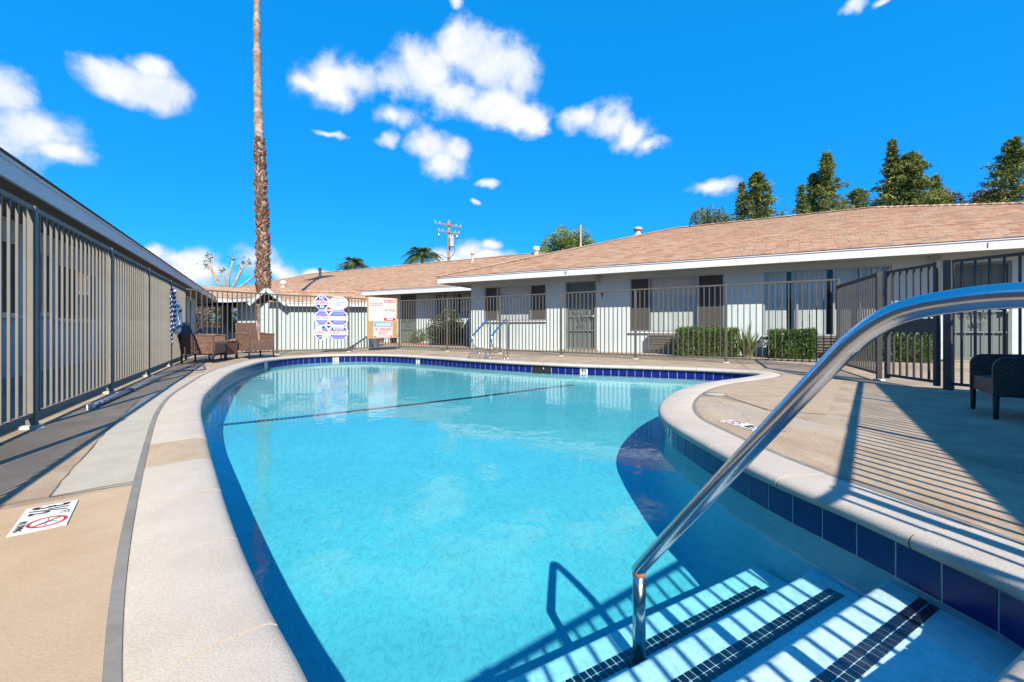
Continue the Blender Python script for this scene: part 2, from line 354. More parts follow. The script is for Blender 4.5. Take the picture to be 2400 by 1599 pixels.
def leaf_mat(name, c1, c2, rough=0.6, trans=0.25):
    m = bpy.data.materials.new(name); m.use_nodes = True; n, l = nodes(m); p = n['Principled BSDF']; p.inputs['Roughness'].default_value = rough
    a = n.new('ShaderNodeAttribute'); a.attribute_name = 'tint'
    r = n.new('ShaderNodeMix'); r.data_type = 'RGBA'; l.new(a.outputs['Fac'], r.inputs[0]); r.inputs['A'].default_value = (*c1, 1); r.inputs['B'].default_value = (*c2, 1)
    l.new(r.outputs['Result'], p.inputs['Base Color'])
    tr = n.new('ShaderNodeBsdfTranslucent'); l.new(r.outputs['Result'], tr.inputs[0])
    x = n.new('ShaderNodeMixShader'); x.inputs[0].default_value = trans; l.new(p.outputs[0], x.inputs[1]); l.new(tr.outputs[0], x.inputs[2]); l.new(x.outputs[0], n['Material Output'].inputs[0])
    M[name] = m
leaf_mat('leaf_conifer', (0.045, 0.085, 0.016), (0.30, 0.31, 0.06))
leaf_mat('leaf_blue', (0.05, 0.085, 0.05), (0.13, 0.17, 0.09))
leaf_mat('leaf_hedge', (0.020, 0.060, 0.008), (0.10, 0.20, 0.022), 0.35)
leaf_mat('leaf_shaded', (0.010, 0.024, 0.007), (0.045, 0.085, 0.02), 0.35)  # shade on the corner shrub put into its leaf colour
leaf_mat('leaf_strap', (0.06, 0.11, 0.04), (0.20, 0.25, 0.09), 0.4)
leaf_mat('leaf_palm', (0.03, 0.065, 0.018), (0.11, 0.15, 0.04), 0.45)
leaf_mat('leaf_cypress', (0.06, 0.11, 0.015), (0.24, 0.29, 0.045))
leaf_mat('leaf_orange', (0.10, 0.075, 0.03), (0.28, 0.12, 0.05))
leaf_mat('leaf_brown', (0.13, 0.09, 0.06), (0.27, 0.20, 0.15))
leaf_mat('leaf_green', (0.045, 0.08, 0.022), (0.13, 0.19, 0.05))

def water_mat():
    m = bpy.data.materials.new('pool_water'); m.use_nodes = True; n, l = nodes(m); n.remove(n['Principled BSDF'])
    tcw = n.new('ShaderNodeTexCoord')
    def nzz(s, d, r=0.5, dist=0.0, st=None):
        x = n.new('ShaderNodeTexNoise'); x.inputs['Scale'].default_value = s; x.inputs['Detail'].default_value = d; x.inputs['Roughness'].default_value = r; x.inputs['Distortion'].default_value = dist
        v = tcw.outputs['Object']
        if st:
            mp = n.new('ShaderNodeMapping'); mp.inputs['Scale'].default_value = st; mp.inputs['Rotation'].default_value = (0, 0, 0.5); l.new(v, mp.inputs[0]); v = mp.outputs[0]
        l.new(v, x.inputs['Vector']); return x.outputs['Fac']
    def mm(op, a, b):
        x = n.new('ShaderNodeMath'); x.operation = op
        for i, y in enumerate((a, b)):
            if isinstance(y, (int, float)): x.inputs[i].default_value = y
            else: l.new(y, x.inputs[i])
        return x.outputs[0]
    big = nzz(2.6, 2, 0.5, 0.3); small = nzz(17, 3, 0.55, 0.6, (1, 0.75, 1))
    hgt = mm('ADD', mm('MULTIPLY', big, 1.0), mm('MULTIPLY', small, 0.16))
    bp = n.new('ShaderNodeBump'); bp.inputs['Strength'].default_value = 1.0; bp.inputs['Distance'].default_value = 0.0042; l.new(hgt, bp.inputs['Height'])
    g = n.new('ShaderNodeBsdfGlossy'); g.inputs['Roughness'].default_value = 0.0; l.new(bp.outputs[0], g.inputs['Normal'])
    f = n.new('ShaderNodeFresnel'); l.new(bp.outputs[0], f.inputs['Normal'])
    geo = n.new('ShaderNodeNewGeometry'); io = n.new('ShaderNodeMapRange'); l.new(geo.outputs['Backfacing'], io.inputs['Value']); io.inputs['To Min'].default_value = 1.33; io.inputs['To Max'].default_value = 1 / 1.33; l.new(io.outputs[0], f.inputs[0])   # light is not bent here, so both sides share one Fresnel curve
    # fine noise network in the transmission colour paints the light ripples would gather
    rp = nzz(26, 4, 0.65, 0.8, (1, 0.6, 1)); rid = mm('ABSOLUTE', mm('SUBTRACT', rp, 0.5), 0)
    mr_ = n.new('ShaderNodeMapRange'); mr_.inputs['From Min'].default_value = 0.0; mr_.inputs['From Max'].default_value = 0.13; mr_.inputs['To Min'].default_value = 1.0; mr_.inputs['To Max'].default_value = 0.84; l.new(rid, mr_.inputs['Value'])
    t = n.new('ShaderNodeBsdfTransparent'); l.new(mr_.outputs[0], t.inputs[0])
    x = n.new('ShaderNodeMixShader'); l.new(f.outputs[0], x.inputs[0]); l.new(t.outputs[0], x.inputs[1]); l.new(g.outputs[0], x.inputs[2])
    va = n.new('ShaderNodeVolumeAbsorption'); va.inputs[0].default_value = (0.15, 0.915, 0.955, 1); va.inputs[1].default_value = 0.95
    l.new(x.outputs[0], n['Material Output'].inputs[0]); l.new(va.outputs[0], n['Material Output'].inputs[1]); M['water'] = m
water_mat()

def set_tint(me, vals):
    a = me.attributes.new('tint', 'FLOAT', 'FACE'); a.data.foreach_set('value', vals)

# ------------------------------------------------------------------ lettering
def text(s, size, m, Mx, parent, name='lettering', sx=1.0, bold=0.0, align='CENTER', fit=None):
    cu = bpy.data.curves.new('t', 'FONT'); cu.body = s; cu.size = size; cu.align_x = align; cu.align_y = 'CENTER'; cu.offset = bold * size; cu.resolution_u = 3; cu.extrude = 0.0004
    o = bpy.data.objects.new('t', cu); COL.objects.link(o)
    dg = bpy.context.evaluated_depsgraph_get(); me = bpy.data.meshes.new_from_object(o.evaluated_get(dg)); 
    bpy.data.objects.remove(o); bpy.data.curves.remove(cu)
    if fit and me.vertices:
        xs = [v.co.x for v in me.vertices]; ys = [v.co.y for v in me.vertices]; w = max(xs) - min(xs); h = max(ys) - min(ys)
        me.transform(Matrix.Diagonal((fit[0] / w, fit[1] / h, 1, 1)) @ Matrix.Translation((-(max(xs) + min(xs)) / 2, -(max(ys) + min(ys)) / 2, 0))); sx = 1.0
    me.transform(Mx @ Matrix.Diagonal((sx, 1, 1, 1))); me.name = name
    me.materials.clear(); me.materials.append(m)
    return link(name, me, parent)
def plane_frame(o, x, y):                             # 4x4 with x right, y up on a sign face at o
    x = Vector(x).normalized(); y = Vector(y).normalized(); z = x.cross(y)
    return Matrix(((x.x, y.x, z.x, o[0]), (x.y, y.y, z.y, o[1]), (x.z, y.z, z.z, o[2]), (0, 0, 0, 1)))

# ------------------------------------------------------------------ the pool outline
def closed_spline(P, step):
    n = len(P); dense = []
    for i in range(n):
        p0, p1, p2, p3 = P[i - 1], P[i], P[(i + 1) % n], P[(i + 2) % n]
        for k in range(24):
            t = k / 24
            dense.append(0.5 * ((2 * p1) + (p2 - p0) * t + (2 * p0 - 5 * p1 + 4 * p2 - p3) * t * t + (3 * p1 - p0 - 3 * p2 + p3) * t ** 3))
    def resample(Q, m=None):
        L = [0]
        for i in range(len(Q)): L.append(L[-1] + (Q[(i + 1) % len(Q)] - Q[i]).length)
        m = m or int(round(L[-1] / step)); out = []; j = 0
        for k in range(m):
            s = L[-1] * k / m
            while L[j + 1] < s: j += 1
            t = (s - L[j]) / max(1e-9, L[j + 1] - L[j]); out.append(Q[j].lerp(Q[(j + 1) % len(Q)], t))
        return out
    Q = resample(dense)
    for _ in range(6): Q = [(Q[i - 1] + Q[i] * 2 + Q[(i + 1) % len(Q)]) / 4 for i in range(len(Q))]
    return resample(Q, len(Q))
PX = [(725, 1568), (640, 1420), (560, 1255), (510, 1120), (475, 1000), (463, 940), (472, 905), (497, 880), (522, 859), (560, 841), (620, 825.5), (700, 818), (800, 814.5), (900, 815.5),
      (1000, 821), (1090, 827), (1200, 833), (1330, 838.5), (1450, 842), (1600, 847), (1700, 852.5), (1742, 857.5), (1738, 862), (1700, 868), (1640, 875.5), (1590, 885), (1550, 899), (1522, 918), (1512, 938),
      (1522, 960), (1560, 986), (1620, 1020), (1700, 1062), (1800, 1107), (1950, 1168), (2100, 1235), (2250, 1300)]
CP = [Vector((p.x, p.y)) for p in (D(x, y) for x, y in PX)]
CP += [Vector(p) for p in ((1.53, 1.26), (1.535, 1.19), (1.50, 1.15), (1.43, 1.125), (0.995, 0.905), (0.6, 0.69), (0.2, 0.475), (0.04, 0.43), (-0.08, 0.455), (-0.17, 0.56))]
NOSE = closed_spline(CP, 0.05)
NN = len(NOSE)
def normals(Q, w=2):
    n = len(Q); out = []
    for i in range(n):
        d = (Q[(i + w) % n] - Q[i - w]).normalized(); out.append(Vector((-d.y, d.x)))
    return out
NRM = normals(NOSE, 3)
def offs(o): return [NOSE[i] + NRM[i] * o for i in range(NN)]
ARC = [0.0]
for i in range(NN): ARC.append(ARC[-1] + (NOSE[(i + 1) % NN] - NOSE[i]).length)
PERIM = ARC[-1]
WATER_Z = -0.173
EE = Vector((0.873, 0.487)); EM = Vector((-0.487, 0.873)); EP = Vector((0.995, 0.905))    # the near end of the pool: along, into the pool

def floor_z(x, y):
    r = math.hypot(x, y)
    tab = [(1.5, -0.93), (2.5, -0.90), (3.5, -0.74), (5.4, -0.55), (8.5, -0.41), (10.5, -0.37), (14, -0.36)]
    if r <= tab[0][0]: return tab[0][1]
    for (a, za), (b, zb) in zip(tab, tab[1:]):
        if r <= b: return za + (zb - za) * (r - a) / (b - a)
    return tab[-1][1]

pool = thing('swimming_pool', 'kidney shaped swimming pool', 'pool'); del pool['label']; del pool['category']; pool['kind'] = 'structure'
# shell wall with cove
prof = []
wall = MB(); TW = 0.055
rows = [(TW + 0.006, -0.205, None), (TW + 0.006, -0.30, None), (TW - 0.01, None, 0.14), (TW - 0.05, None, 0.05), (TW - 0.14, None, 0.0), (TW - 0.2, None, -0.03)]
vs = []
for (o, z, cz) in rows:
    for p in offs(o):
        zz = z if z is not None else floor_z(p.x, p.y) + cz
        vs.append((p.x, p.y, min(zz, -0.30) if z is None else zz))
fs = [(a * NN + i, a * NN + (i + 1) % NN, (a + 1) * NN + (i + 1) % NN, (a + 1) * NN + i) for a in range(len(rows) - 1) for i in range(NN)]
wall.add(vs, fs, True).build('shell_wall', M['plaster'], pool)
gv = [(p.x, p.y, z) for z in (-0.045, -0.218) for p in offs(TW - 0.0012)]
MB().add(gv, [(i, (i + 1) % NN, NN + (i + 1) % NN, NN + i) for i in range(NN)], True).build('grout_band', M['grout'], pool)
fl = MB(); NXF, NYF = 70, 84; x0, x1, y0, y1 = -7.2, 5.4, -0.6, 13.6
vs = [(x0 + (x1 - x0) * i / NXF, y0 + (y1 - y0) * j / NYF, 0) for j in range(NYF + 1) for i in range(NXF + 1)]
vs = [(x, y, floor_z(x, y)) for x, y, _ in vs]
fs = [(j * (NXF + 1) + i, j * (NXF + 1) + i + 1, (j + 1) * (NXF + 1) + i + 1, (j + 1) * (NXF + 1) + i) for j in range(NYF) for i in range(NXF)]
fl.add(vs, fs, True).build('pool_floor', M['plaster'], pool)

# coping stones, each with its rounded nose
def at_arc(s):
    s %= PERIM; lo, hi = 0, NN
    while hi - lo > 1:
        m = (lo + hi) // 2
        if ARC[m] <= s: lo = m
        else: hi = m
    t = (s - ARC[lo]) / (ARC[lo + 1] - ARC[lo]); j = (lo + 1) % NN
    return NOSE[lo].lerp(NOSE[j], t), NRM[lo].lerp(NRM[j], t).normalized()
CPROF = [(0.305, -0.07), (0.305, 0.0005), (0.30, 0.004), (0.10, 0.007), (0.045, 0.006), (0.022, 0.001), (0.007, -0.010), (0.0, -0.026), (0.003, -0.042), (0.014, -0.054), (0.03, -0.058), (0.075, -0.058)]
NST = int(round(PERIM / 0.60)); JOINT = 0.0035
s_off = 0.27
for k in range(NST):
    a = PERIM * k / NST + JOINT + s_off; b = PERIM * (k + 1) / NST - JOINT + s_off; m = 10; vs = []; fs = []; q = len(CPROF)
    wob = random.uniform(-0.0015, 0.0015)
    for i in range(m + 1):
        p, nn = at_arc(a + (b - a) * i / m)
        for (o, z) in CPROF:
            pp = p + nn * o; vs.append((pp.x, pp.y, z + (wob if z > -0.05 else 0)))
    for i in range(m):
        for j in range(q - 1): fs.append((i * q + j, i * q + j + 1, (i + 1) * q + j + 1, (i + 1) * q + j))
    stone = MB().add(vs, fs, True)
    stone.add(vs[:q], [tuple(range(q))]); stone.add(vs[-q:], [tuple(range(q))])
    mid, _ = at_arc((a + b) / 2)
    o = stone.build('coping_stone', M['coping_tan'] if (mid - Vector((-1.95, 2.55))).length < 0.32 else M['coping'], pool)
# mortar bed that shows in the joints
vs = []; BP = [(0.303, -0.004), (0.10, -0.001), (0.04, -0.004), (0.012, -0.012), (0.005, -0.026), (0.016, -0.05), (0.06, -0.055)]
for (o, z) in BP:
    for p in offs(o): vs.append((p.x, p.y, z))
MB().add(vs, [(a * NN + i, a * NN + (i + 1) % NN, (a + 1) * NN + (i + 1) % NN, (a + 1) * NN + i) for a in range(len(BP) - 1) for i in range(NN)], True).build('mortar_bed', M['mortar'], pool)

# waterline tiles
TILE_LINE = offs(TW)
TA = [0.0]
for i in range(NN): TA.append(TA[-1] + (TILE_LINE[(i + 1) % NN] - TILE_LINE[i]).length)
NT = int(round(TA[-1] / 0.1555)); tl = TA[-1] / NT
tile_me = MB().box((0, 0, 0), (0.1495, 0.010, 0.150)).mesh('waterline_tile', M['cobalt'], 0.0015)
mark_me = MB().box((0, 0, 0), (0.1495, 0.010, 0.150)).mesh('depth_marker', M['marker_white'], 0.0015)
def tile_at(s):
    s %= TA[-1]; i = 0
    lo, hi = 0, NN
    while hi - lo > 1:
        m_ = (lo + hi) // 2
        if TA[m_] <= s: lo = m_
        else: hi = m_
    t = (s - TA[lo]) / (TA[lo + 1] - TA[lo]); return TILE_LINE[lo].lerp(TILE_LINE[(lo + 1) % NN], t)
tiles = []
for k in range(NT):
    a = tile_at(k * tl + 0.003); b = tile_at((k + 1) * tl - 0.003); c = (a + b) / 2; d = (b - a).normalized(); nn = Vector((-d.y, d.x))
    tiles.append((c, d, nn))
marks = {}
for (u, v, s) in ((781, 838, '3½'), (977, 838, '7'), (1360, 865, '4½'), (1576, 1022, '3'), (625, 862, '3'), (487, 925, '3½')):
    best = min(range(NT), key=lambda i: (abs(U0 + F * tiles[i][0].x / tiles[i][0].y - u) + abs(V0 + F * (CH + 0.14) / tiles[i][0].y - v)) if tiles[i][0].y > 0.8 else 1e9)
    marks[best] = s
SKIM = min(range(NT), key=lambda i: (abs(U0 + F * tiles[i][0].x / tiles[i][0].y - 1276) if tiles[i][0].y > 7.5 else 1e9))
for k, (c, d, nn) in enumerate(tiles):
    if k in (SKIM - 1, SKIM, SKIM + 1) and k not in marks: continue
    jit = random.uniform(-0.0006, 0.0006)
    o = link('depth_marker' if k in marks else 'waterline_tile', mark_me if k in marks else tile_me, pool)
    o.matrix_basis = Matrix.Translation((c.x + nn.x * (0.002 + jit), c.y + nn.y * (0.002 + jit), -0.136)) @ frame2(d).to_4x4()
    if k in marks:
        fr = plane_frame((c.x - nn.x * 0.0046, c.y - nn.y * 0.0046, -0.118), (d.x, d.y, 0), (0, 0, 1))
        text(marks[k], 0.11, M['ink'], fr, pool, 'marker_numeral', 0.8, 0.03, fit=(0.10 if len(marks[k]) > 1 else 0.055, 0.10))
    else:
        pass
# skimmer: flat black panel painted in for the shade of its opening
c, d, nn = tiles[SKIM]; fr = frame2(d)
MB().box((c.x - nn.x * 0.001, c.y - nn.y * 0.001, -0.136), (0.45, 0.006, 0.146), fr).build('skimmer_dark_panel', M['black_plastic'], pool)
for z_ in (-0.066, -0.206): MB().box((c.x - nn.x * 0.006, c.y - nn.y * 0.006, z_), (0.45, 0.012, 0.01), fr).build('skimmer_lip', M['black_plastic'], pool)
MB().box((c.x - nn.x * 0.006 + d.x * 0.05, c.y - nn.y * 0.006 + d.y * 0.05, -0.11), (0.016, 0.01, 0.03), fr).build('skimmer_latch', M['marker_white'], pool)

# entry steps with mosaic strips
def near(e, c, z): p = EP + EE * e + EM * c; return Vector((p.x, p.y, z))
mosa = MB().box((0, 0, 0), (0.0268, 0.0285, 0.004)).mesh('mosaic_tile', M['black_tile'], 0.0008)
STEPS = [(-0.245, 0.455), (-0.385, 0.765), (-0.525, 1.07)]
for k, (z, c1) in enumerate(STEPS):
    st = MB(); r = 0.03; pr = [(-0.5, z)] + [(c1 - r + r * math.sin(a), z - r + r * math.cos(a)) for a in [i * math.pi / 2 / 5 for i in range(6)]] + [(c1, -1.4), (-0.5, -1.4)]
    e0, e1 = -1.6, 0.95
    vs = [near(e0, c, zz) for c, zz in pr] + [near(e1, c, zz) for c, zz in pr]; q = len(pr)
    st.add(vs, [tuple(range(q)), tuple(range(2 * q - 1, q - 1, -1))] + [(i, (i + 1) % q, q + (i + 1) % q, q + i) for i in range(q)])
    step = st.build('step', M['step_plaster'], pool)
    cs = c1 - 0.152; nrow = 2
    e_hi = [0.80, 0.81, 0.77][k]; e_lo = [-0.75, -1.0, -1.25][k]
    for j in range(nrow):
        e = e_hi
        while e > e_lo:
            p = near(e, cs + (j - 0.5) * 0.033, z + 0.001)
            o = link('mosaic_tile', mosa, step); o.matrix_basis = Matrix.Translation(p) @ frame2(EE).to_4x4(); e -= 0.0318
# dark tile line across the floor
a = Vector((-3.75, 5.45)); b = Vector((1.28, 8.62)); n_ = int((b - a).length / 0.052); dd = (b - a).normalized(); ns = Vector((-dd.y, dd.x)); ml = MB()
for j in range(2):
    for i in range(n_):
        p = a + dd * (i * 0.052) + ns * (j - 0.5) * 0.052; ml.box((p.x, p.y, floor_z(p.x, p.y) + 0.003), (0.047, 0.047, 0.008), frame2(dd))
tag(ml.build('floor_line_tiles', M['black_tile'], pool), kind='stuff')

# water body
top = offs(TW + 0.009); bm = bmesh.new(); vt = [bm.verts.new((p.x, p.y, WATER_Z)) for p in top]; f = bm.faces.new(vt)
ret = bmesh.ops.extrude_face_region(bm, geom=[f]); bmesh.ops.translate(bm, vec=(0, 0, -1.3), verts=[g for g in ret['geom'] if isinstance(g, bmesh.types.BMVert)])
bmesh.ops.recalc_face_normals(bm, faces=bm.faces); bmesh.ops.triangulate(bm, faces=[x for x in bm.faces if len(x.verts) > 4])
me = bpy.data.meshes.new('water'); bm.to_mesh(me); bm.free(); tag(link('water', me, None, M['water']), kind='structure')

# ------------------------------------------------------------------ deck and ground
def sheet_with_hole(name, outer, hole, z, m, kind='structure', parent=None):
    bm = bmesh.new(); ed = []
    for loop in (outer, hole):
        vs = [bm.verts.new((p[0], p[1], z)) for p in loop]; ed += [bm.edges.new((vs[i], vs[(i + 1) % len(vs)])) for i in range(len(vs))]
    bmesh.ops.triangle_fill(bm, edges=ed, use_beauty=True)
    bmesh.ops.recalc_face_normals(bm, faces=bm.faces)
    me = bpy.data.meshes.new(name); bm.to_mesh(me); bm.free()
    if me.polygons and me.polygons[0].normal.z < 0: me.flip_normals()
    o = link(name, me, parent, m); 
    if kind and parent is None: tag(o, kind=kind)
    return o
CO = offs(0.303)
GZ = -0.70                                             # the land beyond the courtyard lies lower
DECKB = [(-26, -9), (16, -12), (18, 15), (4, 24), (-8, 27), (-15.6, 29.6), (-23.0, 25.2), (-28, 21.5)]
deck = sheet_with_hole('pool_deck', DECKB, CO, 0.0, M['concrete'])
sheet_with_hole('ground', [(-900, -400), (900, -400), (900, 1200), (-900, 1200)], DECKB, GZ, M['far_ground'])
q = MB(); q.add([(x, y, 0.0) for x, y in DECKB] + [(x, y, GZ - 0.1) for x, y in DECKB], [(i, (i + 1) % len(DECKB), len(DECKB) + (i + 1) % len(DECKB), len(DECKB) + i) for i in range(len(DECKB))]); q.build('deck_edge', M['concrete_grey'], deck)
def slab(name, pts, m, z): 
    o = MB().poly([(p[0], p[1], z) for p in pts]).mesh(name, m)
    if o.polygons[0].normal.z < 0: o.flip_normals()
    return link(name, o, deck)
def edge_run(ua, ub, o):                               # a stretch of the coping's outer line between two nose indices
    ia = min(range(NN), key=lambda i: (NOSE[i] - ua).length); ib = min(range(NN), key=lambda i: (NOSE[i] - ub).length)
    r = []; i = ia
    while True:
        r.append(NOSE[i] + NRM[i] * o)
        if i == ib: break
        i = (i + 1) % NN
    return r
# mastic joint round the coping
vs = [(p.x, p.y, 0.0035) for p in offs(0.306)] + [(p.x, p.y, 0.0035) for p in offs(0.337)]
MB().add(vs, [(i, (i + 1) % NN, NN + (i + 1) % NN, NN + i) for i in range(NN)]).build('expansion_joint', M['mastic'], deck)
# resurfaced slab near the entry, grey slabs further along the left side, tan wedge and worn slab on the right
far_l = G(312, 1133); far_ll = G(0, 1188)
ptsL = [(p.x, p.y) for p in edge_run(Vector((-0.08, 0.455)), Vector((-1.56, 2.25)), 0.337)]
e1 = Vector(ptsL[-1]); dr = (Vector((far_ll.x, far_ll.y)) - Vector((far_l.x, far_l.y))).normalized()
cut = e1 + dr * 1.7
slab('resurfaced_slab', ptsL + [(cut.x, cut.y), (-3.4, -0.5), (-2.4, -3.0), (0.4, -2.5)], M['resurfaced'], 0.004)
ptsG = [(p.x, p.y) for p in edge_run(Vector((-1.60, 2.30)), Vector((-5.7, 9.3)), 0.337)]
g0 = e1 + dr * 0.60
cr = [G(112, 1168), G(262, 1000), G(330, 935), G(420, 893), G(520, 860)]
slab('grey_slab', ptsG + [(p.x, p.y) for p in reversed(cr)], M['concrete_grey'], 0.004)
def crack(pts, w=0.008):
    c = MB(); pts = [Vector((p[0], p[1])) for p in pts]
    for a, b in zip(pts, pts[1:]):
        k = max(1, int((b - a).length / 0.12)); prev = None
        nn = Vector((-(b - a).y, (b - a).x)).normalized()
        for i in range(k + 1):
            p = a.lerp(b, i / k) + nn * random.uniform(-0.006, 0.006); ww = w * random.uniform(0.4, 1.1)
            cur = [(p.x + nn.x * ww / 2, p.y + nn.y * ww / 2, 0.008), (p.x - nn.x * ww / 2, p.y - nn.y * ww / 2, 0.008)]
            if prev: c.add([prev[0], cur[0], cur[1], prev[1]], [(0, 1, 2, 3)])
            prev = cur
    c.build('deck_joint', M['crack'], deck)
crack([G(112, 1168), G(262, 1000), G(330, 935), G(420, 893)], 0.005)
crack([far_l, far_ll], 0.006); crack([G(255, 1018), G(336, 1010)], 0.004); crack([G(335, 947), G(380, 946)], 0.004)
crack([G(1880, 985), G(2005, 1012), G(2190, 1055), G(2400, 1115)], 0.007); crack([G(1690, 925), G(1800, 962)], 0.007); crack([G(2085, 945), G(2125, 962)], 0.004)
crack([G(2110, 963), G(2400, 985)], 0.006); crack([G(2125, 925), G(2180, 941)], 0.004); crack([G(1725, 846), G(1755, 865)], 0.01)
ptsR = [(p.x, p.y) for p in edge_run(Vector((3.9, 7.3)), Vector((2.0, 5.1)), 0.337)]
slab('tan_wedge', ptsR + [(p.x, p.y) for p in (G(1690, 926), G(1800, 962), G(1938, 973), G(1975, 893))], M['patch'], 0.004)
ptsW = [(p.x, p.y) for p in edge_run(Vector((1.75, 4.75)), Vector((1.53, 1.24)), 0.337)]
slab('worn_slab', ptsW + [(2.2, 0.4), (3.0, 1.4)] + [(p.x, p.y) for p in (G(2400, 1115), G(2190, 1055), G(2005, 1012), G(1880, 985), G(1800, 965), G(1680, 930))], M['worn'], 0.0042)

# ------------------------------------------------------------------ fences
def fence(name, label, posts, H, gap=0.105, m='fence_paint', group=None, pw=0.05, bar=0.019, skip=(), zrail=0.10, cat='fence', foot=True):
    P = [Vector((p[0], p[1], 0)) for p in posts]; T = thing(name, label, cat, P[0], group)
    h = H - 0.02 - zrail; pk = MB().box((0, 0, 0), (bar, bar, h)).mesh('picket', M[m]); po = MB().box((0, 0, 0), (pw, pw, H + 0.01)).mesh('post', M[m], 0.003)
    ft = MB().lathe((0, 0, 0), [(0.075, 0), (0.065, 0.018), (0.04, 0.026)], 10).mesh('footing', M['footing'])
    for i, p in enumerate(P):
        d = (P[min(i + 1, len(P) - 1)] - P[max(i - 1, 0)])
        o = link('post', po, T); o.matrix_basis = Matrix.Translation((p.x, p.y, H / 2)) @ frame2(d).to_4x4()
        if foot:
            o = link('footing', ft, T); o.matrix_basis = Matrix.Translation((p.x, p.y, 0.0))
    for i, (a, b) in enumerate(zip(P, P[1:])):
        if i in skip: continue
        d = (b - a).normalized(); L = (b - a).length; A = a + d * pw / 2; B = b - d * pw / 2
        MB().bar(A + Vector((0, 0, H - 0.015)), B + Vector((0, 0, H - 0.015)), 0.034, 0.034).build('top_rail', M[m], T)
        MB().bar(A + Vector((0, 0, zrail)), B + Vector((0, 0, zrail)), 0.032, 0.032).build('bottom_rail', M[m], T)
        n = max(1, int(round(L / gap)) - 1); Mx = frame2(d).to_4x4()
        for k in range(n):
            p = a + d * (L * (k + 1) / (n + 1)); o = link('picket', pk, T); o.matrix_basis = Matrix.Translation((p.x, p.y, zrail + h / 2)) @ Mx
    return T
FH = 1.69
LP1 = Vector((-3.67, 3.23)); LST = (Vector((-7.78, 10.05)) - LP1) / 4
LEFTP = [LP1 + LST * i for i in range(-3, 5)]
fence('pool_fence', 'grey metal picket fence in front of the long wall with the white life ring', LEFTP, FH, 0.117, bar=0.015, pw=0.055, m='fence_sunlit')
CORN = (-3.9, 14.62)
fence('pool_fence', 'grey picket fence section carrying the pool signs in front of the block shed', [(-7.78, 10.05), (-6.56, 11.8), (-5.07, 13.1), CORN], FH, 0.112)
fence('pool_fence', 'long grey picket fence behind the pool ladder, facing the apartment doors', [CORN, (-2.07, 13.5), (-0.355, 12.4), (1.31, 11.3), (2.98, 10.2), (4.61, 9.1), (6.2, 8.02)], FH, 0.112)
RH = 1.56
fence('pool_fence', 'dark picket fence section between the gate and the third hedge', [(6.2, 8.02), (5.30, 6.10)], RH, 0.112, 'fence_dark', pw=0.06)
fence('pool_fence', 'dark picket fence behind the dark wicker armchair', [(5.19, 5.02), (5.5, 4.15)], RH, 0.112, 'fence_dark', pw=0.075)
fence('pool_fence', 'grey picket fence running back beside the wing that shades the deck', [(5.5, 4.15), (4.37, 2.82), (3.23, 1.48), (2.1, 0.15)], RH + 0.04, 0.115, 'fence_dark')
fence('pool_fence', 'grey picket fence closing the pool behind the entry steps', [(2.1, 0.15), (0.75, -0.86), (-0.6, -1.87)], RH + 0.04, 0.115, 'fence_dark')
# the gate with its lock panel
ga, gb = Vector((5.27, 5.93, 0)), Vector((5.20, 5.17, 0)); gd = (gb - ga).normalized(); gl = (gb - ga).length
gate = thing('pool_gate', 'dark metal pool gate with solid lock panel across its middle', 'gate', ga)
for p in (ga, gb): MB().box((p.x, p.y, RH / 2 + 0.03), (0.05, 0.05, RH - 0.04), frame2(gd)).build('stile', M['fence_dark'], gate, 0.003)
for z in (0.10, RH - 0.02, 0.72): MB().bar(ga + Vector((0, 0, z)) + gd * 0.025, gb + Vector((0, 0, z)) - gd * 0.025, 0.034, 0.034).build('rail', M['fence_dark'], gate)
for k in range(6):
    p = ga + gd * gl * (k + 1) / 7; MB().box((p.x, p.y, RH / 2 + 0.04), (0.019, 0.019, RH - 0.16), frame2(gd)).build('picket', M['fence_dark'], gate)
q = (ga + gb) / 2 + Vector((gd.y, -gd.x, 0)) * 0.016
MB().box((q.x, q.y, 0.80), (gl - 0.06, 0.006, 0.16), frame2(gd)).build('lock_panel', M['fence_dark'], gate)
pm = mat('perforated', (0.17, 0.175, 0.18), (0.21, 0.215, 0.22), 90, 0.6)
MB().box((gb.x + 0.03, gb.y + 0.05, 0.95), (0.07, 0.06, 0.11), frame2(gd)).build('lock_box', M['fence_dark'], gate, 0.004)
for zz in (0.35, 1.25): MB().lathe((ga.x, ga.y + 0.045, zz - 0.05), [(0.0, 0), (0.012, 0), (0.012, 0.1), (0, 0.1)], 8).build('hinge', M['fence_dark'], gate)

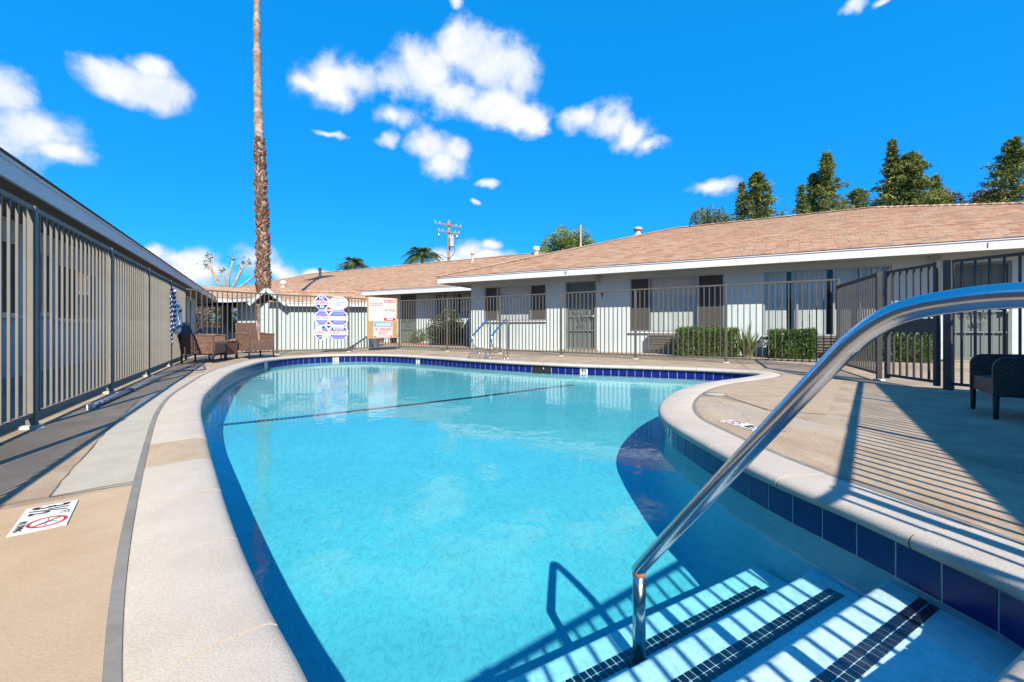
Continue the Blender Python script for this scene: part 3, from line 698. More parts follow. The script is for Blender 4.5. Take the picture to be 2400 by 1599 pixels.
# ------------------------------------------------------------------ apartment buildings
class Frame:                                           # a building's own axes: s along the front, d away from the pool
    def __init__(self, t, n): self.t = Vector(t).normalized(); self.n = Vector(n).normalized()
    def P(self, s, d, z): p = self.t * s + self.n * d; return Vector((p.x, p.y, z))
    def S(self, u, d):                                 # position along the front where bearing u meets depth d
        k = (u - U0) / F; Y = d / (self.n.x * k + self.n.y); return k * Y * self.t.x + Y * self.t.y, Y
FR = Frame((0.881, -0.474), (0.474, 0.881))
EZ = 2.58                                               # top of the eaves
def wall_open(B, fr, d, s0, s1, z0, z1, opens, m, thick=0.14, name='wall'):
    ss = sorted({s0, s1} | {v for o in opens for v in o[:2]}); zs = sorted({z0, z1} | {v for o in opens for v in o[2:4]}); w = MB()
    for a, b in zip(ss, ss[1:]):
        for c, e in zip(zs, zs[1:]):
            ms, mz = (a + b) / 2, (c + e) / 2
            if any(o[0] < ms < o[1] and o[2] < mz < o[3] for o in opens): continue
            w.add([fr.P(a, d, c), fr.P(b, d, c), fr.P(b, d, e), fr.P(a, d, e)], [(0, 1, 2, 3)])
    for (a, b, c, e) in [o[:4] for o in opens]:
        for (p, q) in (((a, c), (a, e)), ((a, e), (b, e)), ((b, e), (b, c)), ((b, c), (a, c))):
            w.add([fr.P(p[0], d, p[1]), fr.P(q[0], d, q[1]), fr.P(q[0], d + thick, q[1]), fr.P(p[0], d + thick, p[1])], [(0, 1, 2, 3)])
    return w.build(name, m, B)
def fbox(mb, fr, s, d, z, size):
    c = fr.P(s, d, z); return mb.box(c, size, Matrix(((fr.t.x, fr.n.x, 0), (fr.t.y, fr.n.y, 0), (0, 0, 1))))
def window(B, fr, d, s0, s1, z0, z1, secs, name='window'):
    """secs: list of (fraction end, kind) with kind 'dark' (insect screen) or 'blind'"""
    w = 0.04; f = MB(); D0 = d + 0.05
    for z in (z0 + w / 2, z1 - w / 2): fbox(f, fr, (s0 + s1) / 2, D0, z, (s1 - s0 - 0.004, 0.06, w))
    cuts = [s0]; 
    for (fe, k) in secs: cuts.append(s0 + (s1 - s0) * fe)
    for c in cuts: fbox(f, fr, min(max(c, s0 + w / 2 + 0.002), s1 - w / 2 - 0.002), D0 - 0.003, (z0 + z1) / 2, (w, 0.058, z1 - z0 - 0.006))
    W = f.build(name, M['aluminium'], B)
    sl = MB(); fbox(sl, fr, (s0 + s1) / 2, d - 0.02, z0 - 0.02, (s1 - s0 + 0.06, 0.09, 0.036)); sl.build('sill', M['white_trim'], W)
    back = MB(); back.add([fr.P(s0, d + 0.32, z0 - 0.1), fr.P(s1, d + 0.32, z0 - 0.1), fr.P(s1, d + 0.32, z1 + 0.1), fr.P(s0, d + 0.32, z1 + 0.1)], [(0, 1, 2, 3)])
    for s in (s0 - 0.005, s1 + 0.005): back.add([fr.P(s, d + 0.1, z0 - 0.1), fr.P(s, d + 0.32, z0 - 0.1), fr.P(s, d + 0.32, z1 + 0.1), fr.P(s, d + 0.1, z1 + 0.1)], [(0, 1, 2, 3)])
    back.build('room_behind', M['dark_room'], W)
    for i, (fe, k) in enumerate(secs):
        a, b = cuts[i] + 0.02, cuts[i + 1] - 0.02
        g = MB(); fbox(g, fr, (a + b) / 2, D0 + 0.01, (z0 + z1) / 2, (b - a, 0.006, z1 - z0 - 0.07)); g.build('pane', M['glass'], W)
        if k.startswith('dark'):
            g = MB(); fbox(g, fr, (a + b) / 2, D0 - 0.018, (z0 + z1) / 2, (b - a, 0.004, z1 - z0 - 0.07)); g.build('insect_screen', M['screen'], W)
        else:
            n = max(2, int((b - a) / 0.095))
            gaps = {int(c) for c in k[5:].split(',') if c} if len(k) > 5 else set()
            for j in range(n):
                if j in gaps: continue
                ang = random.uniform(-0.12, 0.22); c = fr.P(a + (b - a) * (j + 0.5) / n, d + 0.15, (z0 + z1) / 2)
                sm = MB().box(c, (0.098, 0.002, z1 - z0 - 0.05), Matrix(((fr.t.x, fr.n.x, 0), (fr.t.y, fr.n.y, 0), (0, 0, 1))) @ rz(ang)); sm.build('blind_slat', M['blind'], W)
    return W
def scroll(mb, c, fr, r, sgn=1, turns=1.3):
    pts = []
    for i in range(18):
        a = i / 17 * turns * 2 * math.pi; q = r * (1 - 0.65 * i / 17); pts.append(c + Vector((fr.t.x, fr.t.y, 0)) * (sgn * q * math.cos(a)) + Vector((0, 0, q * math.sin(a))))
    mb.tube(pts, 0.006, 5)
def security_door(B, fr, d, s0, s1, z1, handle_right=True):
    f = MB(); w = 0.06
    for s in (s0 + w / 2, s1 - w / 2): fbox(f, fr, s, d - 0.01, z1 / 2, (w, 0.05, z1 - 0.004))
    for z in (z1 - w / 2, 0.08, 0.66, 1.12, 1.62): fbox(f, fr, (s0 + s1) / 2, d - 0.008, z, (s1 - s0 - 2 * w, 0.03, 0.035 if 0.2 < z < 2 else w))
    W = f.build('security_door', M['door_metal'], B)
    g = MB(); fbox(g, fr, (s0 + s1) / 2, d + 0.03, z1 / 2, (s1 - s0 - 0.02, 0.01, z1 - 0.02)); g.build('mesh_screen', M['door_mesh'], W)
    n = 6
    for j in range(n):
        s = s0 + w + (s1 - s0 - 2 * w) * (j + 0.5) / n; b = MB(); fbox(b, fr, s, d - 0.012, z1 / 2 + 0.02, (0.013, 0.013, z1 - 0.2)); b.build('bar', M['door_metal'], W)
    sc_ = MB(); mid = (s0 + s1) / 2
    for (ds, z, sg) in ((-0.12, 1.25, 1), (0.12, 1.25, -1), (-0.08, 1.05, 1), (0.08, 1.05, -1), (-0.22, 1.05, -1), (0.2, 1.05, 1), (-0.06, 0.85, 1), (0.06, 0.85, -1), (0.2, 1.3, 1), (-0.22, 1.28, -1)):
        scroll(sc_, fr.P(mid + ds, d - 0.03, z), fr, 0.055, sg)
    for (a, b) in (((-0.02, 0.8), (-0.1, 1.2)), ((0.02, 1.35), (0.1, 1.0))): sc_.tube([fr.P(mid + a[0], d - 0.03, a[1]), fr.P(mid + b[0], d - 0.03, b[1])], 0.007, 5)
    sc_.build('scrollwork', M['door_metal'], W)
    hs = s1 - 0.09 if handle_right else s0 + 0.09
    h = MB(); h.lathe(fr.P(hs, d - 0.06, 1.12), [(0, -0.035), (0.03, -0.025), (0.03, 0.02), (0, 0.03)], 10); fbox(h, fr, hs, d - 0.03, 1.16, (0.07, 0.02, 0.2)); h.build('handle', M['steel_old'], W)
    return W
def lantern(label, fr, s, d, z):
    T = thing('wall_lantern', label, 'wall lamp', fr.P(s, d, z)); c = fr.P(s, d - 0.13, z); b = fr.P(s, d - 0.01, z - 0.12)
    MB().lathe(b, [(0, -0.02), (0.055, -0.02), (0.05, 0.02), (0, 0.03)], 12, Matrix.Rotation(R(90), 3, 'X')).build('backplate', M['lamp_white'], T)
    MB().tube([b, b + (c - b) * 0.5 + Vector((0, 0, -0.05)), Vector((c.x, c.y, z - 0.14)), Vector((c.x, c.y, z - 0.09))], 0.011, 8).build('arm', M['lamp_white'], T)
    MB().lathe(c, [(0.03, -0.1), (0.075, -0.08), (0.07, -0.07)], 6).build('base', M['lamp_white'], T)
    MB().lathe(c, [(0.05, -0.075), (0.078, 0.09)], 6).build('glass', M['glass'], T)
    for k in range(6):
        a = math.pi / 3 * k; MB().tube([c + Vector((0.052 * math.cos(a), 0.052 * math.sin(a), -0.075)), c + Vector((0.08 * math.cos(a), 0.08 * math.sin(a), 0.09))], 0.005, 5).build('glazing_bar', M['lamp_white'], T)
    MB().lathe(c, [(0.1, 0.085), (0.09, 0.1), (0.045, 0.15), (0.02, 0.165), (0.025, 0.185), (0.006, 0.2), (0.004, 0.235), (0, 0.24)], 12).build('cap', M['lamp_white'], T)
    MB().lathe(c, [(0.0, -0.07), (0.018, -0.06), (0.02, 0.0), (0.012, 0.03), (0, 0.035)], 8).build('bulb', M['sign_white'], T)

def shingles(B, roof, fr, d0, d1, z0, z1, srange, singles=0, row_e=0.13, tab=0.25, focus=None, jag=0.0):
    """courses of tabs over a slope from (d0,z0) at the eave to (d1,z1) at the ridge; srange(frac) -> (s0,s1)"""
    L = math.hypot(d1 - d0, z1 - z0); nr = int(L / row_e); up = Vector((fr.n.x * (d1 - d0) / L, fr.n.y * (d1 - d0) / L, (z1 - z0) / L)); tt = Vector((fr.t.x, fr.t.y, 0)); nrm = tt.cross(up).normalized()
    if nrm.z < 0: nrm = -nrm
    base = fr.P(0, d0, z0); th = 0.014; one = MB()
    def tabgeo(w):
        hw = w / 2 - 0.004
        a = [tt * -hw + nrm * th, tt * hw + nrm * th, tt * hw + up * (row_e * 1.05) + nrm * 0.003, tt * -hw + up * (row_e * 1.05) + nrm * 0.003]
        b = [tt * -hw, tt * hw, tt * hw + up * row_e, tt * -hw + up * row_e]
        return a + b, [(0, 1, 2, 3), (4, 5, 1, 0), (5, 6, 2, 1), (7, 4, 0, 3)]
    tv, tf = tabgeo(tab); stm = MB().add(tv, tf); cells = []; tints = []
    for r in range(nr):
        sa, sb = srange((r + 0.5) / nr); s = sa - random.random() * tab
        while s < sb:
            cells.append((s + tab / 2, r)); s += tab
    cells2 = []
    for (s, r) in cells:
        sa, sb = srange((r + 0.5) / nr)
        if s - tab / 2 < sa - 0.05 or s + tab / 2 > sb + 0.05:
            a = max(s - tab / 2, sa); b = min(s + tab / 2, sb)
            if b - a < 0.03: continue
            vs, fs = tabgeo(b - a); s = (a + b) / 2; w = b - a
        else: vs, fs = tv, tf; w = tab
        cells2.append((s, r, vs, fs, w))
    if singles:
        fp = Vector(focus); full = [i for i, c in enumerate(cells2) if c[4] == tab]
        full.sort(key=lambda i: (fr.P(cells2[i][0], 0, 0) + base - fr.P(0, 0, 0) + up * (cells2[i][1] * row_e) - fp).length)
        pick = set(full[:singles]); me = stm.mesh('shingle', M['shingle'])
    else: pick = set()
    for i, (s, r, vs, fs, w) in enumerate(cells2):
        jit = nrm * random.uniform(0, 0.004) + up * random.uniform(-jag, jag); o = base + tt * s + up * (r * row_e) + jit
        if i in pick: ob = link('shingle', me, roof); ob.matrix_basis = Matrix.Translation(o)
        else:
            one.add([v + o for v in vs], fs); tints += [random.random()] * len(fs)
    me2 = bpy.data.meshes.new('shingle_courses'); me2.from_pydata(one.v, [], one.f)
    set_tint(me2, tints); me2.materials.append(M['shingle'])
    tag(link('shingle_courses', me2, roof), kind='stuff')
def ridge_caps(roof, a, b, w=0.13, step=0.2):
    a, b = Vector(a), Vector(b); d = (b - a).normalized(); L = (b - a).length; n = int(L / step); s = d.cross(Vector((0, 0, 1))).normalized(); mb = MB(); tints = []
    for i in range(n):
        o = a + d * (L * i / n); e = o + d * (step * 1.35); u0, u1 = Vector((0, 0, 0.02)), Vector((0, 0, 0.05)); dn = Vector((0, 0, -0.05))
        vs = [o + u1, e + u0, e + u0 + s * w + dn, o + u1 + s * w + dn, o + u1 - s * w + dn, e + u0 - s * w + dn, o + dn * 0.2, o + s * w + dn * 1.4, o - s * w + dn * 1.4]
        fs = [(0, 1, 2, 3), (1, 0, 4, 5), (6, 0, 3, 7), (0, 6, 8, 4)]; mb.add(vs, fs); tints += [random.random()] * 4
    me = bpy.data.meshes.new('ridge_caps'); me.from_pydata(mb.v, [], mb.f); set_tint(me, tints); me.materials.append(M['shingle']); tag(link('ridge_caps', me, roof), kind='stuff')

# --- the long building with the white fascia
SL, SR, DE, HW = -9.65, 11.40, 12.22, 7.17; RZ = 5.03; DW = 13.05
B9 = thing('apartment_building', 'pale blue apartment building with long hipped roof and white fascia behind the fence', 'building', FR.P(0, DW, 0))
def S9(u): return FR.S(u, DW)[0]
def Z9(u, v): return zat(v, FR.S(u, DW)[1])
wA = (S9(1135), S9(1280), Z9(1136, 753), Z9(1136, 673)); wB = (S9(1476), S9(1698), 0.63, 2.26); wC = (S9(1789), S9(2090), 0.55, 2.25)
dA = (S9(1326), S9(1397), 0.0, 2.24); dB = (S9(2222), S9(2372), 0.0, 2.2)
wall_open(B9, FR, DW, SL + 0.91, SR - 0.9, -0.1, 2.44, [wA, wB, wC, dA, dB], M['stucco'])
ew = MB()
for s in (SL + 0.91, SR - 0.9): ew.add([FR.P(s, DW, -0.1), FR.P(s, DE + 2 * HW - 0.9, -0.1), FR.P(s, DE + 2 * HW - 0.9, 2.44), FR.P(s, DW, 2.44)], [(0, 1, 2, 3)])
ew.build('end_wall', M['stucco'], B9)
window(B9, FR, DW, *wA, [(0.22, 'dark'), (0.76, 'blind'), (1, 'dark')])
window(B9, FR, DW, *wB, [(0.22, 'dark'), (0.74, 'blind'), (1, 'dark')])
window(B9, FR, DW, *wC, [(0.29, 'blind5'), (0.58, 'blind6'), (0.78, 'blind'), (1, 'blind')])
security_door(B9, FR, DW + 0.03, *dA[:2], dA[3]); security_door(B9, FR, DW + 0.03, *dB[:2], dB[3])
for dd_ in (dA, dB):
    q = MB(); fbox(q, FR, (dd_[0] + dd_[1]) / 2, DW + 0.1, dd_[3] / 2, (dd_[1] - dd_[0], 0.02, dd_[3])); q.build('inner_door', M['door_metal'], B9)
    q = MB(); fbox(q, FR, (dd_[0] + dd_[1]) / 2, DW - 0.15, 0.02, (dd_[1] - dd_[0] + 0.2, 0.5, 0.05)); q.build('door_step', M['concrete'], B9)
rf = MB(); a, b, c, e = FR.P(SL, DE, EZ - 0.02), FR.P(SR, DE, EZ - 0.02), FR.P(SR, DE + 2 * HW, EZ - 0.02), FR.P(SL, DE + 2 * HW, EZ - 0.02); r0, r1 = FR.P(SL + HW, DE + HW, RZ - 0.02), FR.P(SR - HW, DE + HW, RZ - 0.02)
rf.add([a, b, c, e, r0, r1], [(0, 1, 5, 4), (1, 2, 5), (2, 3, 4, 5), (3, 0, 4)])
roof9 = rf.build('roof', M['roof_felt'], B9)
shingles(B9, roof9, FR, DE - 0.03, DE + HW, EZ - 0.01, RZ, lambda f: (SL + HW * f, SR - HW * f), 260, focus=FR.P(6.5, DE + 0.5, EZ))
ridge_caps(roof9, FR.P(SL, DE, EZ + 0.02), FR.P(SL + HW, DE + HW, RZ + 0.01)); ridge_caps(roof9, FR.P(SL + HW, DE + HW, RZ + 0.01), FR.P(SR - HW, DE + HW, RZ + 0.01)); ridge_caps(roof9, FR.P(SR, DE, EZ + 0.02), FR.P(SR - HW, DE + HW, RZ + 0.01))
def fascia(B, fr, d, s0, s1, z1, h, m, breaks=0):
    ss = [s0 + (s1 - s0) * i / (breaks + 1) for i in range(breaks + 2)]
    for a, b in zip(ss, ss[1:]):
        q = MB(); fbox(q, fr, (a + b) / 2, d + 0.02, z1 - h / 2 - 0.045, (b - a - 0.004, 0.035, h)); q.build('fascia_board', m, B)
    q = MB(); fbox(q, fr, (s0 + s1) / 2, d + 0.008, z1 - 0.028, (s1 - s0, 0.05, 0.032)); q.build('drip_edge', m, B)
fascia(B9, FR, DE, SL, SR, EZ, 0.185, M['white_trim'], 3)
q = MB(); fbox(q, FR, SL + 0.02, DE + HW, EZ - 0.13, (0.035, 2 * HW - 0.08, 0.2)); fbox(q, FR, SR - 0.02, DE + HW, EZ - 0.13, (0.035, 2 * HW - 0.08, 0.2)); fbox(q, FR, (SL + SR) / 2, DE + 2 * HW - 0.02, EZ - 0.13, (SR - SL - 0.1, 0.035, 0.2)); q.build('side_fascia', M['white_trim'], B9)
q = MB(); q.add([FR.P(SL + 0.04, DE + 0.04, EZ - 0.19), FR.P(SR - 0.04, DE + 0.04, EZ - 0.19), FR.P(SR - 0.04, DE + 2 * HW - 0.04, EZ - 0.19), FR.P(SL + 0.04, DE + 2 * HW - 0.04, EZ - 0.19)], [(0, 1, 2, 3)]); q.build('soffit', M['soffit'], B9)
def numeral(B, fr, u, v, d, ch, size, m='ink', bold=0.0):
    s, Y = fr.S(u, d); text(ch, size, M[m], plane_frame(fr.P(s, d - 0.004, zat(v, Y)), (fr.t.x, fr.t.y, 0), (0, 0, 1)), B, 'house_numeral', 0.8, bold)
numeral(B9, FR, 1325.5, 641, DE + 0.0, '9', 0.17); numeral(B9, FR, 2315, 576, DE + 0.0, '1', 0.17); numeral(B9, FR, 1411, 692.6, DW - 0.01, '9', 0.2, bold=0.02)
lantern('white wall lantern beside the door with the numeral 9', FR, S9(1403), DW, Z9(1403, 660)); lantern('white wall lantern above the dark gate', FR, S9(2184), DW, Z9(2184, 615))
# window air conditioners under the windows
for (u0_, u1_, lab) in ((1522, 1584, 'brown wall air conditioner left of the long hedge'), (1900, 1966, 'brown wall air conditioner right of the short hedge')):
    s0_, s1_ = S9(u0_), S9(u1_); T = thing('air_conditioner', lab, 'air conditioner', FR.P(s0_, DW, 0.2)); q = MB(); fbox(q, FR, (s0_ + s1_) / 2, DW - 0.11, 0.36, (s1_ - s0_, 0.2, 0.42)); q.build('casing', M['ac_metal'], T, 0.008)
    for k in range(5):
        q = MB(); fbox(q, FR, (s0_ + s1_) / 2, DW - 0.222, 0.21 + k * 0.076, (s1_ - s0_ - 0.03, 0.02, 0.008)); q.build('louvre', M['aluminium'], T)
    q = MB(); fbox(q, FR, (s0_ + s1_) / 2, DW - 0.205, 0.36, (s1_ - s0_ - 0.03, 0.012, 0.39)); q.build('grille_recess', M['ac_dark'], T)
# --- the building further back with the tan roof
DE2, DW2, HW2 = 15.0, 16.0, 7.17; SL2, SR2 = -37.5, -9.75
BB = thing('apartment_building', 'pale blue building with tan roof set back behind the pool rules board', 'building', FR.P(-20, DW2, 0))
def SB(u): return FR.S(u, DW2)[0]
def ZB(u, v): return zat(v, FR.S(u, DW2)[1])
bd = (SB(939), SB(976), 0.0, ZB(957, 690)); bw = (SB(1020), SB(1105), ZB(1060, 738), ZB(1060, 688)); bs = (SB(760), SB(800), 0.0, 2.1)
wall_open(BB, FR, DW2, -29.3, SL + 1.0, -0.1, 2.44, [bd, bw, bs], M['stucco'])
q = MB(); q.add([FR.P(-29.3, DW2, -0.1), FR.P(-29.3, DW2 + 11, -0.1), FR.P(-29.3, DW2 + 11, 2.44), FR.P(-29.3, DW2, 2.44)], [(0, 1, 2, 3)]); q.build('end_wall', M['stucco'], BB)
window(BB, FR, DW2, *bw, [(0.5, 'blind1,4'), (1, 'blind2')])
security_door(BB, FR, DW2 + 0.03, *bd[:2], bd[3], False); security_door(BB, FR, DW2 + 0.03, *bs[:2], bs[3])
for x in (bd, bs):
    q = MB(); fbox(q, FR, (x[0] + x[1]) / 2, DW2 + 0.12, x[3] / 2, (x[1] - x[0], 0.02, x[3])); q.build('inner_door', M['door_metal'], BB)
rf = MB(); A_, B_ = FR.P(SL2, DE2, EZ - 0.02), FR.P(SR2, DE2, EZ - 0.02); C_, E_ = FR.P(SR2, DE2 + 2 * HW2, EZ - 0.02), FR.P(SL2, DE2 + 2 * HW2, EZ - 0.02); r0, r1 = FR.P(SL2 + HW2, DE2 + HW2, RZ - 0.02), FR.P(SR2, DE2 + HW2, RZ - 0.02)
rf.add([A_, B_, C_, E_, r0, r1], [(0, 1, 5, 4), (1, 2, 5), (2, 3, 4, 5), (3, 0, 4)]); roofB = rf.build('roof', M['roof_felt'], BB)
shingles(BB, roofB, FR, DE2 - 0.03, DE2 + HW2, EZ - 0.01, RZ, lambda f: (SL2 + HW2 * f, SR2 + 0.02), 0, 0.145, 0.28)
ridge_caps(roofB, r0 + Vector((0, 0, 0.03)), r1 + Vector((0, 0, 0.03))); ridge_caps(roofB, FR.P(SL2, DE2, EZ), r0 + Vector((0, 0, 0.03)))
fascia(BB, FR, DE2, SL2, SR2, EZ, 0.20, M['white_trim'], 4)
q = MB(); q.add([FR.P(SL2, DE2 + 0.04, EZ - 0.2), FR.P(SR2, DE2 + 0.04, EZ - 0.2), FR.P(SR2, DE2 + 2 * HW2, EZ - 0.2), FR.P(SL2, DE2 + 2 * HW2, EZ - 0.2)], [(0, 1, 2, 3)]); q.build('soffit', M['soffit_brown'], BB)
numeral(BB, FR, 916, 680, DE2, '1', 0.18)
# --- the building along the left, behind the fence
FL = Frame((-0.513, 0.858), (-0.858, -0.513))           # s runs away from the camera, d away from the pool
EL = 2.657; DEL, DWL = 2.392, 3.26
BL = thing('apartment_building', 'pale grey-blue building behind the left picket fence, fascia rising over it', 'building', FL.P(8, DWL, 0))
def SLf(u): return FL.S(u, DWL)[0]
lw = [(SLf(-330), SLf(44), 0.95, 2.1), (SLf(84), SLf(120), 1.0, 2.1), (SLf(130), SLf(228), 0.9, 2.0), (SLf(300), SLf(345), 0.9, 2.0)]
S0L, S1L = -3.0, 32.2
wall_open(BL, FL, DWL, S0L, S1L - 0.3, -0.1, 2.42, lw, M['stucco_pale'])
for i, w_ in enumerate(lw): window(BL, FL, DWL, *w_, [(0.5, 'dark'), (1, 'dark' if i != 2 else 'blind1,3')])
rf = MB(); rf.add([FL.P(S0L, DEL, EL), FL.P(S1L, DEL, EL), FL.P(S1L, DEL + 6, EL + 1.9), FL.P(S0L, DEL + 6, EL + 1.9), FL.P(S1L, DEL + 12, EL), FL.P(S0L, DEL + 12, EL)], [(0, 1, 2, 3), (3, 2, 4, 5)]); roofL = rf.build('roof', M['shingle'], BL)
q = MB(); fbox(q, FL, (S0L + S1L) / 2, DEL + 0.02, EL + 0.012, (S1L - S0L, 0.12, 0.014)); q.build('shingle_edge', M['roof_felt'], BL)
ss = [S0L, 4.0, 9.5, 14.2, 19.0, 25.0, S1L]
for a_, b_ in zip(ss, ss[1:]):
    q = MB(); fbox(q, FL, (a_ + b_) / 2, DEL + 0.02, EL - 0.125, (b_ - a_ - 0.006, 0.04, 0.23)); q.build('fascia_board', M['grey_trim'], BL)
q = MB(); fbox(q, FL, (S0L + S1L) / 2, DEL + 0.0, EL - 0.025, (S1L - S0L, 0.03, 0.045)); q.build('drip_edge', M['grey_trim'], BL)
q = MB(); q.add([FL.P(S0L, DEL + 0.05, EL - 0.2), FL.P(S1L, DEL + 0.05, EL - 0.2), FL.P(S1L, DEL + 3, EL - 0.2), FL.P(S0L, DEL + 3, EL - 0.2)], [(0, 1, 2, 3)]); q.build('soffit', M['soffit_brown'], BL)
q = MB()
for s in (S0L, S1L - 0.3): q.add([FL.P(s, DWL, -0.1), FL.P(s, DWL + 10, -0.1), FL.P(s, DWL + 10, 2.4), FL.P(s, DWL, 2.4)], [(0, 1, 2, 3)])
q.build('end_wall', M['stucco_pale'], BL)
# --- low roof joining the two over the passage
FW = Frame((0.858, 0.513), (-0.513, 0.858)); w0 = FW.S(498, 1)[0]
dE = 32.0; sA = Vector((-18.55, 26.2)).dot(FW.t); 
BW = thing('passage_roof', 'low tan shingled roof over the open passage beyond the wicker chairs', 'roof', FW.P(sA, dE, 0))
rf = MB(); rf.add([FW.P(sA - 3, dE, EZ - 0.02), FW.P(sA + 6, dE, EZ - 0.02), FW.P(sA + 6, dE + 3, EZ + 0.95), FW.P(sA - 3, dE + 3, EZ + 0.95), FW.P(sA + 6, dE + 6, EZ - 0.02), FW.P(sA - 3, dE + 6, EZ - 0.02)], [(0, 1, 2, 3), (3, 2, 4, 5)]); roofW = rf.build('roof', M['roof_felt'], BW)
shingles(BW, roofW, FW, dE - 0.03, dE + 3, EZ - 0.01, EZ + 0.97, lambda f: (sA - 3, sA + 6), 0, 0.145, 0.28)
fascia(BW, FW, dE, sA - 0.1, sA + 1.9, EZ, 0.2, M['white_trim'])
q = MB(); q.add([FW.P(sA - 3, dE + 0.04, EZ - 0.2), FW.P(sA + 3, dE + 0.04, EZ - 0.2), FW.P(sA + 3, dE + 6, EZ - 0.2), FW.P(sA - 3, dE + 6, EZ - 0.2)], [(0, 1, 2, 3)]); q.build('soffit', M['soffit_brown'], BW)
for (s_, d_) in ((sA - 0.6, dE + 1.0), (sA - 0.2, dE + 5.2)):
    q = MB(); fbox(q, FW, s_, d_, 1.18, (0.12, 0.12, 2.36)); q.build('post', M['white_trim'], BW)
numeral(BW, FW, 537, 698, dE, '6', 0.2)
# --- the wing to the right, out of the picture, whose eaves shade the deck
FS = Frame((0.586, 0.81), (0.81, -0.586)); e0 = Vector((1.29, -3.3)).dot(FS.t); e1_ = Vector((5.76, 2.88)).dot(FS.t); d0 = Vector((5.76, 2.88)).dot(FS.n)
BS = thing('apartment_building', 'pale blue wing whose eaves shade the deck around the dark armchair', 'building', FS.P(e0, d0 + 0.9, 0))
e0 -= 6
wall_open(BS, FS, d0 + 0.9, e0 + 0.5, e1_ - 0.6, -0.1, 2.3, [(e1_ - 5.0, e1_ - 3.2, 0.9, 2.0)], M['stucco']); window(BS, FS, d0 + 0.9, e1_ - 5.0, e1_ - 3.2, 0.9, 2.0, [(0.5, 'dark'), (1, 'blind')])
q = MB(); q.add([FS.P(e1_ - 0.6, d0 + 0.9, -0.1), FS.P(e1_ - 0.6, d0 + 8, -0.1), FS.P(e1_ - 0.6, d0 + 8, 2.3), FS.P(e1_ - 0.6, d0 + 0.9, 2.3)], [(0, 1, 2, 3)]); q.build('end_wall', M['stucco'], BS)
rf = MB(); zz = 2.42; rf.add([FS.P(e0, d0, zz), FS.P(e1_, d0, zz), FS.P(e1_ - 2, d0 + 4.4, zz + 1.4), FS.P(e0, d0 + 4.4, zz + 1.4), FS.P(e1_, d0 + 8.8, zz), FS.P(e0, d0 + 8.8, zz)], [(0, 1, 2, 3), (3, 2, 4, 5), (1, 4, 2)]); rf.build('roof', M['shingle'], BS)
fascia(BS, FS, d0, e0, e1_, zz + 0.02, 0.19, M['white_trim'], 1)
q = MB(); q.add([FS.P(e0, d0 + 0.05, zz - 0.18), FS.P(e1_, d0 + 0.05, zz - 0.18), FS.P(e1_, d0 + 8.7, zz - 0.18), FS.P(e0, d0 + 8.7, zz - 0.18)], [(0, 1, 2, 3)]); q.build('soffit', M['soffit'], BS)

# --- roof vents
def vent(label, base, h, r, cap=True):
    T = thing('roof_vent', label, 'vent', base); b = Vector(base)
    MB().lathe(b, [(r * 2.2, -0.12), (r * 1.3, 0.06), (r, 0.08), (r, h)], 12).build('pipe', M['vent_paint'], T)
    if cap: MB().lathe(b, [(r, h), (r * 1.5, h), (r * 1.55, h + 0.1), (r, h + 0.14), (0, h + 0.15)], 12).build('cap', M['vent_paint'], T)
def on_roof(u, v, fr, d0, z0, d1, z1):                  # bearing (u,v) onto a roof slope
    k, q = (u - U0) / F, (V0 - v) / F; kn = fr.n.x * k + fr.n.y; sl = (z1 - z0) / (d1 - d0)
    Y = (z0 - CH - sl * d0) / (q - sl * kn); return Vector((k * Y, Y, CH + q * Y))
SL9 = (FR, DE, EZ, DE + HW, RZ); SLB = (FR, DE2, EZ, DE2 + HW2, RZ)
vent('short capped plumbing vent on the tan roof left of the long building', on_roof(1107.5, 615, *SLB), 0.45, 0.07)
vent('capped vent pipe on the tan roof near the tall palm trunk', on_roof(750, 651, *SLB), 0.55, 0.09)
p = FR.P(-4.6, DE + HW + 0.5, RZ - 0.15)
k_ = (1361 - U0) / F; s_, Y_ = FR.S(1361, DE + HW - 0.6); vent('thin pale vent mast on the long roof in front of the round tree', FR.P(s_, DE + HW - 0.6, RZ - 0.25 if s_ > SL + HW else zat(578, Y_)), 1.0, 0.035, False)
def turbine(label, base):
    T = thing('roof_vent', label, 'vent', base); b = Vector(base)
    MB().lathe(b, [(0.22, -0.1), (0.14, 0.02), (0.13, 0.18)], 12).build('collar', M['vent_paint'], T)
    MB().lathe(b + Vector((0, 0, 0.3)), [(0.0, -0.16), (0.15, -0.14), (0.2, 0), (0.15, 0.13), (0, 0.16)], 14).build('hood', M['lamp_white'], T)
turbine('white rounded roof vent at the hip of the long roof', on_roof(1257, 596, *SLB)); turbine('small pale roof vent on the low roof behind the signs', on_roof(664, 674, *SLB))
vent('small vent stub on the ridge of the long roof', FR.P(FR.S(1495, DE + HW - 0.8)[0], DE + HW - 0.8, RZ - 0.35), 0.25, 0.12)
